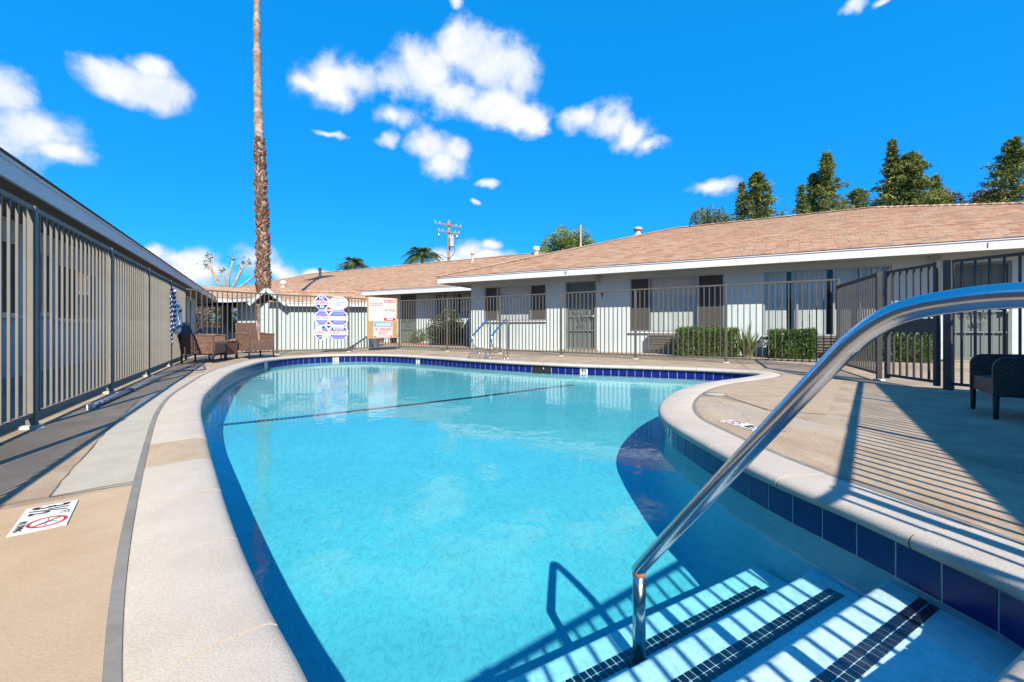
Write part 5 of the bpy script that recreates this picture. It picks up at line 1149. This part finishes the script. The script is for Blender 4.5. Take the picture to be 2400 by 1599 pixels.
# dark tub chair on the right
A_ = G(2324, 981); B_ = G(2275, 958.5); ch = (A_ + B_) / 2; fw = Vector((-(A_ - B_).y, (A_ - B_).x, 0)).normalized()
if fw.x > 0: fw = -fw
cc = ch - fw * 0.33; yaw_ = math.atan2(fw.y, fw.x)
T = thing('wicker_chair', 'low dark woven armchair with rounded arms in the shade by the gate', 'chair', (cc.x, cc.y, 0)); f_ = fw; s_ = Vector((-f_.y, f_.x, 0)); wd = 0.27
def rp_(x, y, z): return Vector((cc.x, cc.y, 0)) + f_ * x + s_ * y + Vector((0, 0, z))
for sg in (-1, 1):
    bm = bmesh.new(); uvl = bm.loops.layers.uv.new('UVMap'); outl = [(-0.33, 0.19), (0.33, 0.19), (0.33, 0.43)] + [(0.33 - 0.09 + 0.09 * math.cos(a), 0.43 + 0.09 * math.sin(a)) for a in [i * math.pi / 2 / 6 for i in range(1, 7)]] + [(-0.33, 0.53)]
    for y_ in (-0.025, 0.025): pass
    v1 = [bm.verts.new(rp_(x, sg * wd - 0.025, z)) for x, z in outl]; v2 = [bm.verts.new(rp_(x, sg * wd + 0.025, z)) for x, z in outl]; k = len(outl)
    bm.faces.new(v1); bm.faces.new(v2[::-1])
    for i in range(k): bm.faces.new((v1[(i + 1) % k], v1[i], v2[i], v2[(i + 1) % k]))
    bmesh.ops.recalc_face_normals(bm, faces=bm.faces); bmesh.ops.bevel(bm, geom=[e for e in bm.edges if e.calc_face_angle(0) > 0.9], offset=0.012, segments=2, affect='EDGES'); bm.normal_update()
    for f in bm.faces:
        n = f.normal
        if abs(n.z) > 0.8: ax, ay = f_, s_
        else: ax = Vector((0, 0, 1)).cross(n).normalized(); ay = n.cross(ax)
        for lp_ in f.loops: lp_[uvl].uv = (lp_.vert.co.dot(ax), lp_.vert.co.dot(ay))
    me = bpy.data.meshes.new('arm_panel'); bm.to_mesh(me); bm.free(); me.materials.append(M['wicker_dark']); link('arm_panel', me, T)
uv_panel('front_apron', M['wicker_dark'], T, [[rp_(0.3, -wd + 0.03, 0.19), rp_(0.3, wd - 0.03, 0.19), rp_(0.3, wd - 0.03, 0.325), rp_(0.3, -wd + 0.03, 0.325)]], 0.03)
uv_panel('seat', M['wicker_dark'], T, [[rp_(-0.3, -wd + 0.03, 0.31), rp_(0.28, -wd + 0.03, 0.31), rp_(0.28, wd - 0.03, 0.31), rp_(-0.3, wd - 0.03, 0.31)]], 0.05)
uv_panel('backrest', M['wicker_dark'], T, [[rp_(-0.33, -wd + 0.03, 0.19), rp_(-0.33, wd - 0.03, 0.19), rp_(-0.40, wd - 0.03, 0.60), rp_(-0.40, -wd + 0.03, 0.60)]], 0.05)
for x in (-0.3, 0.31):
    for y in (-1, 1): MB().tube([rp_(x, y * wd, 0.0), rp_(x, y * wd, 0.03), rp_(x, y * wd, 0.22)], [0.014, 0.018, 0.022], 10).build('leg', M['wicker_dark'], T)

# ------------------------------------------------------------------ foliage
rf_ = random.Random(11)
def leaf_mesh(name, items, m, par):
    """items: (centre, size, long axis or None, aspect, tint)"""
    vs = []; fs = []; ti = []
    for (c, sz, ax, asp, t) in items:
        if ax is None: ax = Vector((rf_.gauss(0, 1), rf_.gauss(0, 1), rf_.gauss(0, 1)))
        ax = ax.normalized(); b = ax.cross(Vector((rf_.gauss(0, 1), rf_.gauss(0, 1), rf_.gauss(0, 1)))).normalized(); h = ax * sz / 2; w = b * sz * asp / 2; k = len(vs); n3 = ax.cross(b) * sz * 0.12
        vs += [c - h, c + w * 0.9 + n3, c + h, c - w * 0.9 + n3]; fs.append((k, k + 1, k + 2, k + 3)); ti.append(t)
    me = bpy.data.meshes.new(name); me.from_pydata([tuple(v) for v in vs], [], fs); set_tint(me, ti); me.materials.append(m); return link(name, me, par)
def clamp01(x): return max(0.0, min(1.0, x))
def hedge(label, s0_, s1_, d0_, d1_, h, n):
    T = thing('hedge', label, 'hedge', FR.P((s0_ + s1_) / 2, (d0_ + d1_) / 2, 0), 'clipped hedges under the apartment windows'); it = []
    q = MB(); fbox(q, FR, (s0_ + s1_) / 2, (d0_ + d1_) / 2, h / 2 - 0.03, (s1_ - s0_ - 0.14, d1_ - d0_ - 0.14, h - 0.1)); q.build('branches', M['bark_dark'], T)
    for i in range(n):
        r = rf_.random(); a = rf_.uniform(s0_, s1_); b = rf_.uniform(d0_, d1_); z = rf_.uniform(0.02, h)
        if r < 0.45: b = d0_
        elif r < 0.75: z = h
        elif r < 0.88: a = s0_
        else: a = s1_
        c = FR.P(a, b, z); lump = 0.06 * mnoise.noise(c * 3.1) - 0.02; c += Vector((FR.n.x * -lump, FR.n.y * -lump, lump)) + Vector((rf_.gauss(0, 0.026), rf_.gauss(0, 0.026), rf_.gauss(0, 0.026) + (0.06 * rf_.random() if rf_.random() < 0.03 else 0))); nb = mnoise.noise(c * 6)
        it.append((c + Vector((0, 0, 0.02 * nb)), rf_.uniform(0.03, 0.055), None, 0.6, clamp01(0.45 + nb * 0.6 + rf_.uniform(-0.3, 0.3))))
    leaf_mesh('foliage', it, M['leaf_hedge'], T)
def S_at(u, d): return FR.S(u, d)[0]
hedge('long clipped green hedge under the middle window beside the strap-leaved plant', S_at(1586, 12.15), S_at(1728, 12.15), 12.15, 12.85, 0.74, 9000)
hedge('short clipped green hedge under the wide window', S_at(1806, 12.15), S_at(1913, 12.15), 12.15, 12.8, 0.68, 7000)
hedge('clipped green hedge seen through the dark pool gate', S_at(2000, 12.15), S_at(2196, 12.15), 12.15, 12.8, 0.66, 8000)
c = FR.P(S_at(1752, 12.4), 12.4, 0.0); T = thing('strap_leaf_plant', 'spiky strap-leaved plant with upright blades between two hedges', 'plant', c)
vs = []; fs = []; ti = []
for i in range(130):
    a = rf_.uniform(0, 2 * math.pi); L = rf_.uniform(0.45, 0.85) if i > 6 else rf_.uniform(0.95, 1.12); lean = rf_.uniform(0.15, 0.9) if i > 6 else rf_.uniform(0.05, 0.3); d = Vector((math.cos(a), math.sin(a), 0)); w = Vector((-d.y, d.x, 0)) * rf_.uniform(0.015, 0.03); b = c + d * rf_.uniform(0, 0.1); k = len(vs); t = rf_.random()
    for j in range(5):
        f = j / 4; p = b + d * (lean * L * (f + 0.5 * f * f) * 0.6) + Vector((0, 0, L * (f - 0.35 * lean * f * f))); ww = w * (1 - f ** 2) + w * 0.02; vs += [p - ww, p + ww]
    for j in range(4): fs.append((k + 2 * j, k + 2 * j + 1, k + 2 * j + 3, k + 2 * j + 2)); ti.append(t)
me = bpy.data.meshes.new('blades'); me.from_pydata([tuple(v) for v in vs], [], fs); set_tint(me, ti); me.materials.append(M['leaf_strap']); link('blades', me, T)
MB().lathe(c, [(0.14, -0.02), (0.12, 0.08), (0.05, 0.14), (0, 0.15)], 10).build('crown_base', M['bark_dark'], T)
def blob_plant(name, label, cat, base, blobs, n, size, m, asp=0.55, group=None, stem=None, density=None):
    T = thing(name, label, cat, base, group); it = []; tot = sum(b[1] * b[1] for b in blobs); B = Vector(base)
    for (o, r, sq) in blobs:
        for i in range(int(n * r * r / tot)):
            v = Vector((rf_.gauss(0, 1), rf_.gauss(0, 1), rf_.gauss(0, 1))).normalized() * r * (rf_.random() ** 0.28); v.z *= sq; c = B + Vector(o) + v * (1 + 0.25 * mnoise.noise((B + v) * (2.2 / max(r, 0.3))))
            if mnoise.noise(c * (1.6 / max(r, 0.4)) + Vector((7, 3, 1))) < -0.22: continue
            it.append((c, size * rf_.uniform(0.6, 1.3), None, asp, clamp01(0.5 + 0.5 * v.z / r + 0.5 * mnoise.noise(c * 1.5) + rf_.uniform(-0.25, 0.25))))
    leaf_mesh('crown', it, m, T)
    q = MB()
    for (o, r, sq) in blobs[:8]:
        q.tube([B, B + Vector(o) * 0.5 + Vector((0, 0, -0.1)), B + Vector(o)], [stem or 0.03, (stem or 0.03) * 0.6, 0.012], 6)
    q.build('trunk', M['bark_dark'], T); return T
# the shrub in the planter by the set-back building
pb_ = FR.P(SB(1060), 15.25, 0.05)
tv = Vector((FR.t.x, FR.t.y, 0))
blob_plant('shrub', 'large leafy shrub, darkened for shade, in the red-edged planter by the building corner', 'shrub', pb_, [(tv * 0.35 + Vector((0, 0, 0.85)), 0.62, 1.1), (tv * -0.2 + Vector((0, 0, 0.6)), 0.55, 1.0), (tv * 0.6 + Vector((0, 0, 0.5)), 0.5, 1.1), (tv * 0.1 + Vector((0, 0, 0.3)), 0.5, 0.8)], 11000, 0.085, M['leaf_shaded'])
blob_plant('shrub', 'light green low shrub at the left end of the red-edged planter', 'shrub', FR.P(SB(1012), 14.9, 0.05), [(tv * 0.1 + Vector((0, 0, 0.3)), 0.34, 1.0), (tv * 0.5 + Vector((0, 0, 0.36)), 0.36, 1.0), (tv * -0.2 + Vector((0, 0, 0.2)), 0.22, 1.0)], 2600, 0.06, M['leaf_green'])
PL = thing('planter_edging', 'low red brick edging around the shrubs by the building corner', 'edging', FR.P(SB(1060), 14.4, 0)); bm_ = MB().box((0, 0, 0), (0.19, 0.09, 0.07)).mesh('brick', M['red_kerb'], 0.004)
for i in range(20):
    p = FR.P(SB(1005) + 0.6 + i * 0.2, 14.5, 0.035); o = link('brick', bm_, PL); o.matrix_basis = Matrix.Translation(p) @ frame2(FR.t).to_4x4() @ Matrix.Rotation(rf_.uniform(-0.06, 0.06), 4, 'Z')
lit = []
for i in range(60):
    p = Vector((rf_.uniform(1.9, 5.0), rf_.uniform(2.0, 6.5), 0.006)) if i < 30 else FR.P(rf_.uniform(-2, 7), rf_.uniform(11.4, 12.1), 0.012)
    if i < 30 and p.x < 1.9 + 0.25 * max(0, p.y - 4): continue
    lit.append((p, rf_.uniform(0.012, 0.035), Vector((rf_.gauss(0, 1), rf_.gauss(0, 1), 0.1)), 0.5, rf_.random()))
tag(leaf_mesh('leaf_litter', lit, M['leaf_brown'], None), kind='stuff')
# potted plants under the notice board
for (u, s_, lab) in ((868, 0.16, 'terracotta pot with small plant left below the notice board'), (893, 0.17, 'terracotta pot with yellow-green plant below the notice board'), (922, 0.2, 'black plant pot right below the notice board')):
    sP, YP = FR.S(u, 15.2); b = FR.P(sP, 15.2, 0); T = thing('potted_plant', lab, 'potted plant', b)
    MB().lathe(b, [(s_ * 0.7, 0), (s_, s_ * 1.5), (s_ * 1.08, s_ * 1.5), (s_ * 1.08, s_ * 1.75), (s_ * 0.9, s_ * 1.75), (0, s_ * 1.6)], 14).build('pot', M['black_plastic'] if 'black' in lab else M['terracotta'], T)
    leaf_mesh('foliage', [(b + Vector((rf_.gauss(0, s_ * 0.6), rf_.gauss(0, s_ * 0.6), s_ * 1.8 + abs(rf_.gauss(0, 0.12)))), 0.09, None, 0.4, rf_.random()) for i in range(90)], M['leaf_strap'] if 'yellow' in lab else M['leaf_green'], T)
# red painted kerb by the palm
q = MB(); q.bar((-9.9, 15.1, 0.12), (-8.7, 14.3, 0.12), 0.12, 0.24); tag(q.build('red_kerb', M['red_kerb']), 'short red painted kerb at the left corner of the block shed', 'kerb')

# ------------------------------------------------------------------ tall palm
px_, py_ = -9.42, 16.0; PT = thing('palm_tree', 'very tall slender palm with shaggy lower trunk behind the block shed', 'palm', (px_, py_, 0))
tr = []; zz_ = 0.0; rr_ = 0
prof_ = []
def pal_c(z): return Vector((px_ + 0.018 * z * 0 + (-0.22) * (z / 13) + 0.05 * math.sin(z * 0.45), py_, z))
def pal_r(z): 
    base_ = 0.212 - 0.105 * clamp01((z - 1) / 11.5); return base_ + 0.012 * math.sin(z * 5.3) + 0.01 * mnoise.noise((z * 3.1, 0, 0)) + (0.018 if (z * 2.6) % 1 < 0.25 else 0)
zs_ = [i * 0.06 for i in range(int(16.5 / 0.06))]
MB().tube([pal_c(z) for z in zs_], [pal_r(z) * (1.25 if z < 0.4 else 1) for z in zs_], 18).build('trunk', M['palm_trunk'], PT)
vs = []; fs = []
for i in range(1150):
    z = 2.0 + 5.9 * rf_.random() ** 1.15; a = rf_.uniform(0, 2 * math.pi); o = pal_c(z); d = Vector((math.cos(a), math.sin(a), 0)); t = Vector((-d.y, d.x, 0)) * rf_.choice((-1, 1)); r = pal_r(z) * 0.96; L = rf_.uniform(0.09, 0.20) * (1.0 if z < 6.3 else 0.6); k = len(vs); up = Vector((0, 0, 1)); w = rf_.uniform(0.02, 0.045)
    p0_ = o + d * r; p1_ = p0_ + up * L * 0.7 + d * rf_.uniform(0.015, 0.07) + t * L * rf_.uniform(0.2, 0.9); tw = t * w
    vs += [p0_ - tw - up * 0.03, p0_ + tw - up * 0.03, p1_ + tw * 0.6 + up * 0.01, p1_ - tw * 0.6 + up * 0.02, p0_ + d * 0.03 - up * 0.02, p1_ + d * 0.015]; fs += [(k, k + 4, k + 5, k + 3), (k + 4, k + 1, k + 2, k + 5), (k, k + 3, k + 2, k + 1)]
me = bpy.data.meshes.new('leaf_bases'); me.from_pydata([tuple(v) for v in vs], [], fs); me.materials.append(M['palm_boot']); tag(link('leaf_bases', me, PT), kind='stuff')
def palm_crown(par, c, n, L, m, droop=1.0, fan=False):
    vs = []; fs = []; ti = []
    for i in range(n):
        az = rf_.uniform(0, 2 * math.pi); el = rf_.uniform(-0.25, 1.25); d = Vector((math.cos(az), math.sin(az), 0)); sd = Vector((-d.y, d.x, 0)); l = L * rf_.uniform(0.8, 1.1); t0 = rf_.random(); pts = []
        for j in range(13):
            f = j / 12; pts.append(c + d * (l * f * math.cos(el) * (1 - 0.12 * f)) + Vector((0, 0, l * (f * math.sin(el) - droop * 0.62 * f * f))))
        for j in range(12):
            p, q = pts[j], pts[j + 1]; ax = (q - p).normalized(); f = (j + 0.5) / 12; ll = l * 0.26 * math.sin(math.pi * min(1, 0.15 + 0.85 * f)) + 0.05
            for m_ in range(3):
                b = p.lerp(q, m_ / 3)
                for sg in (-1, 1):
                    tip = b + sd * sg * ll * 0.75 + ax * ll * 0.45 + Vector((0, 0, -ll * rf_.uniform(0.2, 0.55))); k = len(vs); w = ax * l * 0.013; vs += [b - w, b + w, tip]; fs.append((k, k + 1, k + 2)); ti.append(clamp01(t0 * 0.6 + rf_.uniform(0, 0.4)))
    me = bpy.data.meshes.new('fronds'); me.from_pydata([tuple(v) for v in vs], [], fs); set_tint(me, ti); me.materials.append(m); link('crown', me, par)
palm_crown(PT, pal_c(16.4), 34, 1.6, M['leaf_palm'])
def far_palm(label, u, v, Y, L, n=26):
    X = (u - U0) / F * Y; z = zat(v, Y); T = thing('palm_tree', label, 'palm', (X, Y, GZ)); MB().tube([(X, Y, GZ), (X, Y, z * 0.5), (X, Y, z)], [0.25, 0.2, 0.17], 10).build('trunk', M['palm_trunk'], T); palm_crown(T, Vector((X, Y, z)), n, L, M['leaf_palm'], 1.1)
far_palm('feathery palm crown rising behind the tan roof beside the utility pole', 990, 599, 48, 3.3, 40); far_palm('feathery palm crown low behind the tan roof right of the tall palm trunk', 829, 622, 52, 3.1, 40)
# ------------------------------------------------------------------ conifers and other trees behind the roofs
def conifer(label, u, vtop, w_px, Y, vlow=520, n=5200, m='leaf_conifer', lop=0.0, taper=0.8, seed=1, group='conifers behind the long roof'):
    g = random.Random(seed); X = (u - U0) / F * Y; H = zat(vtop, Y); zl = zat(vlow, Y); Rm = w_px / F * Y * 0.52; T = thing('conifer_tree', label, 'tree', (X, Y, GZ), group)
    MB().tube([(X, Y, GZ), (X, Y, H * 0.6), (X, Y, H - 0.1)], [0.26, 0.16, 0.03], 8).build('trunk', M['bark_dark'], T); it = []; z0_ = max(2.0, zl - 4); br = int(120 * (H - z0_) / 10); per = max(10, int(1.5 * n) // br); q = MB()
    for i in range(br):
        f = i / br; z = z0_ + (H - z0_) * (f ** 0.9); fr_ = (z - zl) / (H - zl); rad = Rm * (1 - clamp01(fr_)) ** taper if fr_ > 0 else Rm; rad = rad * g.uniform(0.35, 1.2) + 0.1; a = i * 2.4 + g.uniform(-0.5, 0.5); d = Vector((math.cos(a), math.sin(a), 0)); upk = g.uniform(-0.15, 0.35)
        tip = Vector((X, Y, z)) + d * rad + Vector((0, 0, rad * upk)); q.tube([(X, Y, z), tip], [0.035, 0.01], 4)
        for j in range(per):
            t = g.random() ** 0.6; c = Vector((X, Y, z)).lerp(tip, t) + Vector((g.gauss(0, 1), g.gauss(0, 1), g.gauss(0, 0.7))) * (0.11 + 0.10 * rad * (1 - 0.5 * t)); ax = d * 0.6 + Vector((g.gauss(0, 0.5), g.gauss(0, 0.5), g.gauss(0.1, 0.5)))
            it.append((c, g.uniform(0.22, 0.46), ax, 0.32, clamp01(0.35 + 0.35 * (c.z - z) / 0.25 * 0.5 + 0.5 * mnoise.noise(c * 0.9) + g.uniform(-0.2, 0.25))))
    leaf_mesh('crown', it, M[m], T); q.build('branches', M['bark_dark'], T)
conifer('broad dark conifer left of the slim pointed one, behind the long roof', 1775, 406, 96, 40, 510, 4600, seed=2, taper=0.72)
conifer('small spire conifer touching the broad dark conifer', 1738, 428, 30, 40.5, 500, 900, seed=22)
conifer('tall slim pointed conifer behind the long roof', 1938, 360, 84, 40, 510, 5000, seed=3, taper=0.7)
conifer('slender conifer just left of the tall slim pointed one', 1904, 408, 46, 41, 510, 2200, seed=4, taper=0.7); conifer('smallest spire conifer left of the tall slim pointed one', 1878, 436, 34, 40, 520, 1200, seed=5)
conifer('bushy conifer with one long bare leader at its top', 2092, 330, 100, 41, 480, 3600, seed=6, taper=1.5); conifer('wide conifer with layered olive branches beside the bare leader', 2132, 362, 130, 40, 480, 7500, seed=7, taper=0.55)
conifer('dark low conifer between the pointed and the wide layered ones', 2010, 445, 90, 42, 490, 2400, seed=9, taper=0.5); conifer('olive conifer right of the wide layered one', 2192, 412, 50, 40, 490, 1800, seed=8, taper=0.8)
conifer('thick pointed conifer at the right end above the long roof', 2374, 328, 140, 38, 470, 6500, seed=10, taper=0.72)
def round_tree(label, u, v, Y, blobs, n, size, m, group=None):
    X = (u - U0) / F * Y; z = zat(v, Y); blob_plant('broadleaf_tree', label, 'tree', (X, Y, GZ), [(Vector((a / F * Y, rf_.uniform(-1, 1), z - GZ - b / F * Y)), r / F * Y, sq) for (a, b, r, sq) in blobs], n, size, M[m], 0.5, group, 0.22)
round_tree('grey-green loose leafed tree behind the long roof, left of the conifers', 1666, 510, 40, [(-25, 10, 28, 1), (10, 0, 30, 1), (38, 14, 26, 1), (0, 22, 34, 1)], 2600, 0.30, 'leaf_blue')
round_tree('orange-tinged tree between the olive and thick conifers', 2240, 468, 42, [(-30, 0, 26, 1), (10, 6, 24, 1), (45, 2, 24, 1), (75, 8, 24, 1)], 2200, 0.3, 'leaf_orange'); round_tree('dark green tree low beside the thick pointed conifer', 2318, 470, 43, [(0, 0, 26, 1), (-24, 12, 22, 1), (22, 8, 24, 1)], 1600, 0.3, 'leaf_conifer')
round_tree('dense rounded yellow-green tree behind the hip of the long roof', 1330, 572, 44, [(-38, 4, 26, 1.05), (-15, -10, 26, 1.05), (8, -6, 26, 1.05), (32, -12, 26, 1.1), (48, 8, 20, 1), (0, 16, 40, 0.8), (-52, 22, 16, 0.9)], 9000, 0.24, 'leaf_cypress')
# pollarded sycamore beyond the passage
sx0, sy0 = (531 - U0) / F * 33, 33.0; ST = thing('pollarded_tree', 'pale pollarded tree with stubby branches beyond the low passage roof', 'tree', (sx0, sy0, GZ))
def sp(u, v): return Vector(((u - U0) / F * 33, sy0 + (u - 535) * 0.012, zat(v, 33)))
MB().tube([(sx0, sy0, GZ - 0.1), sp(532, 755), sp(530, 715), sp(535, 690)], [0.45, 0.36, 0.34, 0.3], 12).build('trunk', M['bark_pale'], ST)
tips = []
for (pts_, r) in (([(535, 690), (512, 660), (503, 632), (500, 606)], 0.15), ([(530, 690), (527, 655), (523, 634)], 0.12), ([(535, 690), (536, 650), (541, 625), (544, 606)], 0.13), ([(536, 690), (550, 660), (562, 628), (576, 613)], 0.14), ([(536, 690), (566, 665), (580, 650), (592, 636)], 0.13), ([(530, 690), (508, 640), (493, 622)], 0.09), ([(536, 690), (556, 640), (563, 615)], 0.11)):
    P = [sp(*q_) for q_ in pts_]; MB().tube(P, [r * 0.75 * (1 - 0.45 * i / (len(P) - 1)) for i in range(len(P))], 8).build('branch', M['bark_pale'], ST); tips.append(P[-1])
    MB().lathe(P[-1], [(0.0, -0.1), (0.13, -0.05), (0.14, 0.05), (0, 0.12)], 8).build('knuckle', M['bark_pale'], ST)
leaf_mesh('crown', [(rf_.choice(tips) + Vector((rf_.gauss(0, 0.17), rf_.gauss(0, 0.17), rf_.gauss(0.02, 0.2))), 0.17, None, 0.7, rf_.random()) for i in range(170)], M['leaf_green'], ST)
# low growth, a wall and a car beyond the passage
for (u, v, Y, r, m, lab) in ((470, 738, 36, 1.5, 'leaf_brown', 'brown dry shrub seen through the passage'), (497, 745, 38, 1.6, 'leaf_brown', 'second brown dry shrub seen through the passage, behind the car'), (548, 735, 37, 1.6, 'leaf_conifer', 'dark evergreen shrub seen through the passage beside the pale trunk'), (440, 730, 40, 1.9, 'leaf_brown', 'wide brown shrub at the left edge of the passage view')):
    X = (u - U0) / F * Y; blob_plant('shrub', lab, 'shrub', (X, Y, GZ), [(Vector((0, 0, zat(v, Y) - GZ)), r, 1.0), (Vector((r * 0.6, 0, 1.0)), r * 0.7, 1), (Vector((-r * 0.6, 0.2, 1.1)), r * 0.7, 1)], 4200, 0.24, M[m])
q = MB(); q.bar((-40, 38, GZ + 0.55), (-17, 44, GZ + 0.55), 0.2, 1.1); tag(q.build('boundary_wall', M['stucco_pale']), 'low pale wall across the far side of the passage', 'wall')
cx_, cy_ = (497 - U0) / F * 30, 30.0; CAR = thing('parked_car', 'white parked car seen beyond the wicker chairs through the passage', 'car', (cx_, cy_, GZ)); fc = Frame((0.8, 0.6), (-0.6, 0.8))
def car_p(x, y, z): v = fc.t * x + fc.n * y; return Vector((cx_ + v.x, cy_ + v.y, z + GZ))
side = [(-2.1, 0.3), (-2.15, 0.7), (-1.95, 0.85), (-1.2, 0.92), (-0.6, 1.38), (0.6, 1.42), (1.3, 0.98), (2.05, 0.88), (2.15, 0.6), (2.1, 0.3)]
q = MB(); L_ = [car_p(x, -0.85 if z < 1 else -0.68, z) for x, z in side]; R_ = [car_p(x, 0.85 if z < 1 else 0.68, z) for x, z in side]; k = len(side); q.add(L_ + R_, [tuple(range(k)), tuple(range(2 * k - 1, k - 1, -1))] + [(i, (i + 1) % k, k + (i + 1) % k, k + i) for i in range(k)]); q.build('body', M['car_white'], CAR, 0.05)
for yy in (-1, 1): MB().poly([car_p(x, yy * (0.80 if z < 1.1 else 0.705), z) for x, z in ((-1.0, 0.97), (-0.52, 1.31), (0.52, 1.34), (1.0, 1.0))]).build('side_window', M['car_glass'], CAR)
for (xa, za, xb, zb) in ((-1.14, 0.97, -0.66, 1.34), (1.24, 1.02, 0.68, 1.38)): MB().poly([car_p(xa, -0.72, za + 0.02), car_p(xa, 0.72, za + 0.02), car_p(xb, 0.62, zb + 0.03), car_p(xb, -0.62, zb + 0.03)]).build('windscreen', M['car_glass'], CAR)
for x in (-1.35, 1.35):
    for y in (-0.82, 0.82):
        w_ = MB().lathe(car_p(x, y, 0.32), [(0.0, -0.1), (0.31, -0.1), (0.32, 0.1), (0.0, 0.1)], 16, Matrix(((fc.t.x, 0, fc.n.x), (fc.t.y, 0, fc.n.y), (0, 1, 0)))).build('wheel', M['tyre'], CAR)
# ------------------------------------------------------------------ utility pole
uy = 40.0; ux = (1052 - U0) / F * uy; UP = thing('utility_pole', 'wooden utility pole with two crossarms and a transformer behind the tan roof', 'utility pole', (ux, uy, GZ)); zt_ = zat(517, uy)
MB().tube([(ux, uy, GZ), (ux, uy, zt_)], [0.17, 0.12], 12).build('pole', M['pole_wood'], UP)
def upx(u, v, y=0): return Vector(((u - U0) / F * uy, uy + y, zat(v, uy)))
for (a, b) in (((1019, 523), (1082, 534)), ((1028, 542), (1078, 549))):
    arm = MB().bar(upx(*a, -0.16), upx(*b, -0.16), 0.1, 0.12).build('crossarm', M['pole_wood'], UP)
    for f in (0.03, 0.2, 0.8, 0.97):
        p = upx(*a, -0.16).lerp(upx(*b, -0.16), f); MB().lathe(p + Vector((0, 0, 0.06)), [(0.02, 0), (0.05, 0.03), (0.03, 0.07), (0.05, 0.1), (0.02, 0.16), (0, 0.17)], 8).build('insulator', M['transformer'], UP)
for (u, v) in ((1029, 546), (1072, 550)):
    MB().lathe(upx(u, v, -0.16) + Vector((0, 0, -0.28)), [(0, -0.2), (0.09, -0.15), (0.09, 0.05), (0.05, 0.12), (0.05, 0.2)], 8).build('cutout_fuse', M['steel_old'], UP)
tcn = upx(1059.5, 569, -0.28); MB().lathe(tcn, [(0, -0.46), (0.22, -0.44), (0.24, -0.4), (0.24, 0.36), (0.26, 0.38), (0.2, 0.45), (0, 0.47)], 16).build('transformer_can', M['transformer'], UP)
for dx in (-0.1, 0.1): MB().lathe(tcn + Vector((dx, 0, 0.45)), [(0.03, 0), (0.05, 0.08), (0.03, 0.16), (0.04, 0.22), (0, 0.28)], 8).build('bushing', M['transformer'], UP)
MB().tube(smooth([tcn + Vector((0.2, 0, -0.3)), tcn + Vector((0.3, 0, -0.9)), Vector((ux, uy - 0.2, tcn.z - 1.5)), upx(1028, 596), upx(1010, 602)], 5), 0.025, 6).build('service_cable', M['black_plastic'], UP)
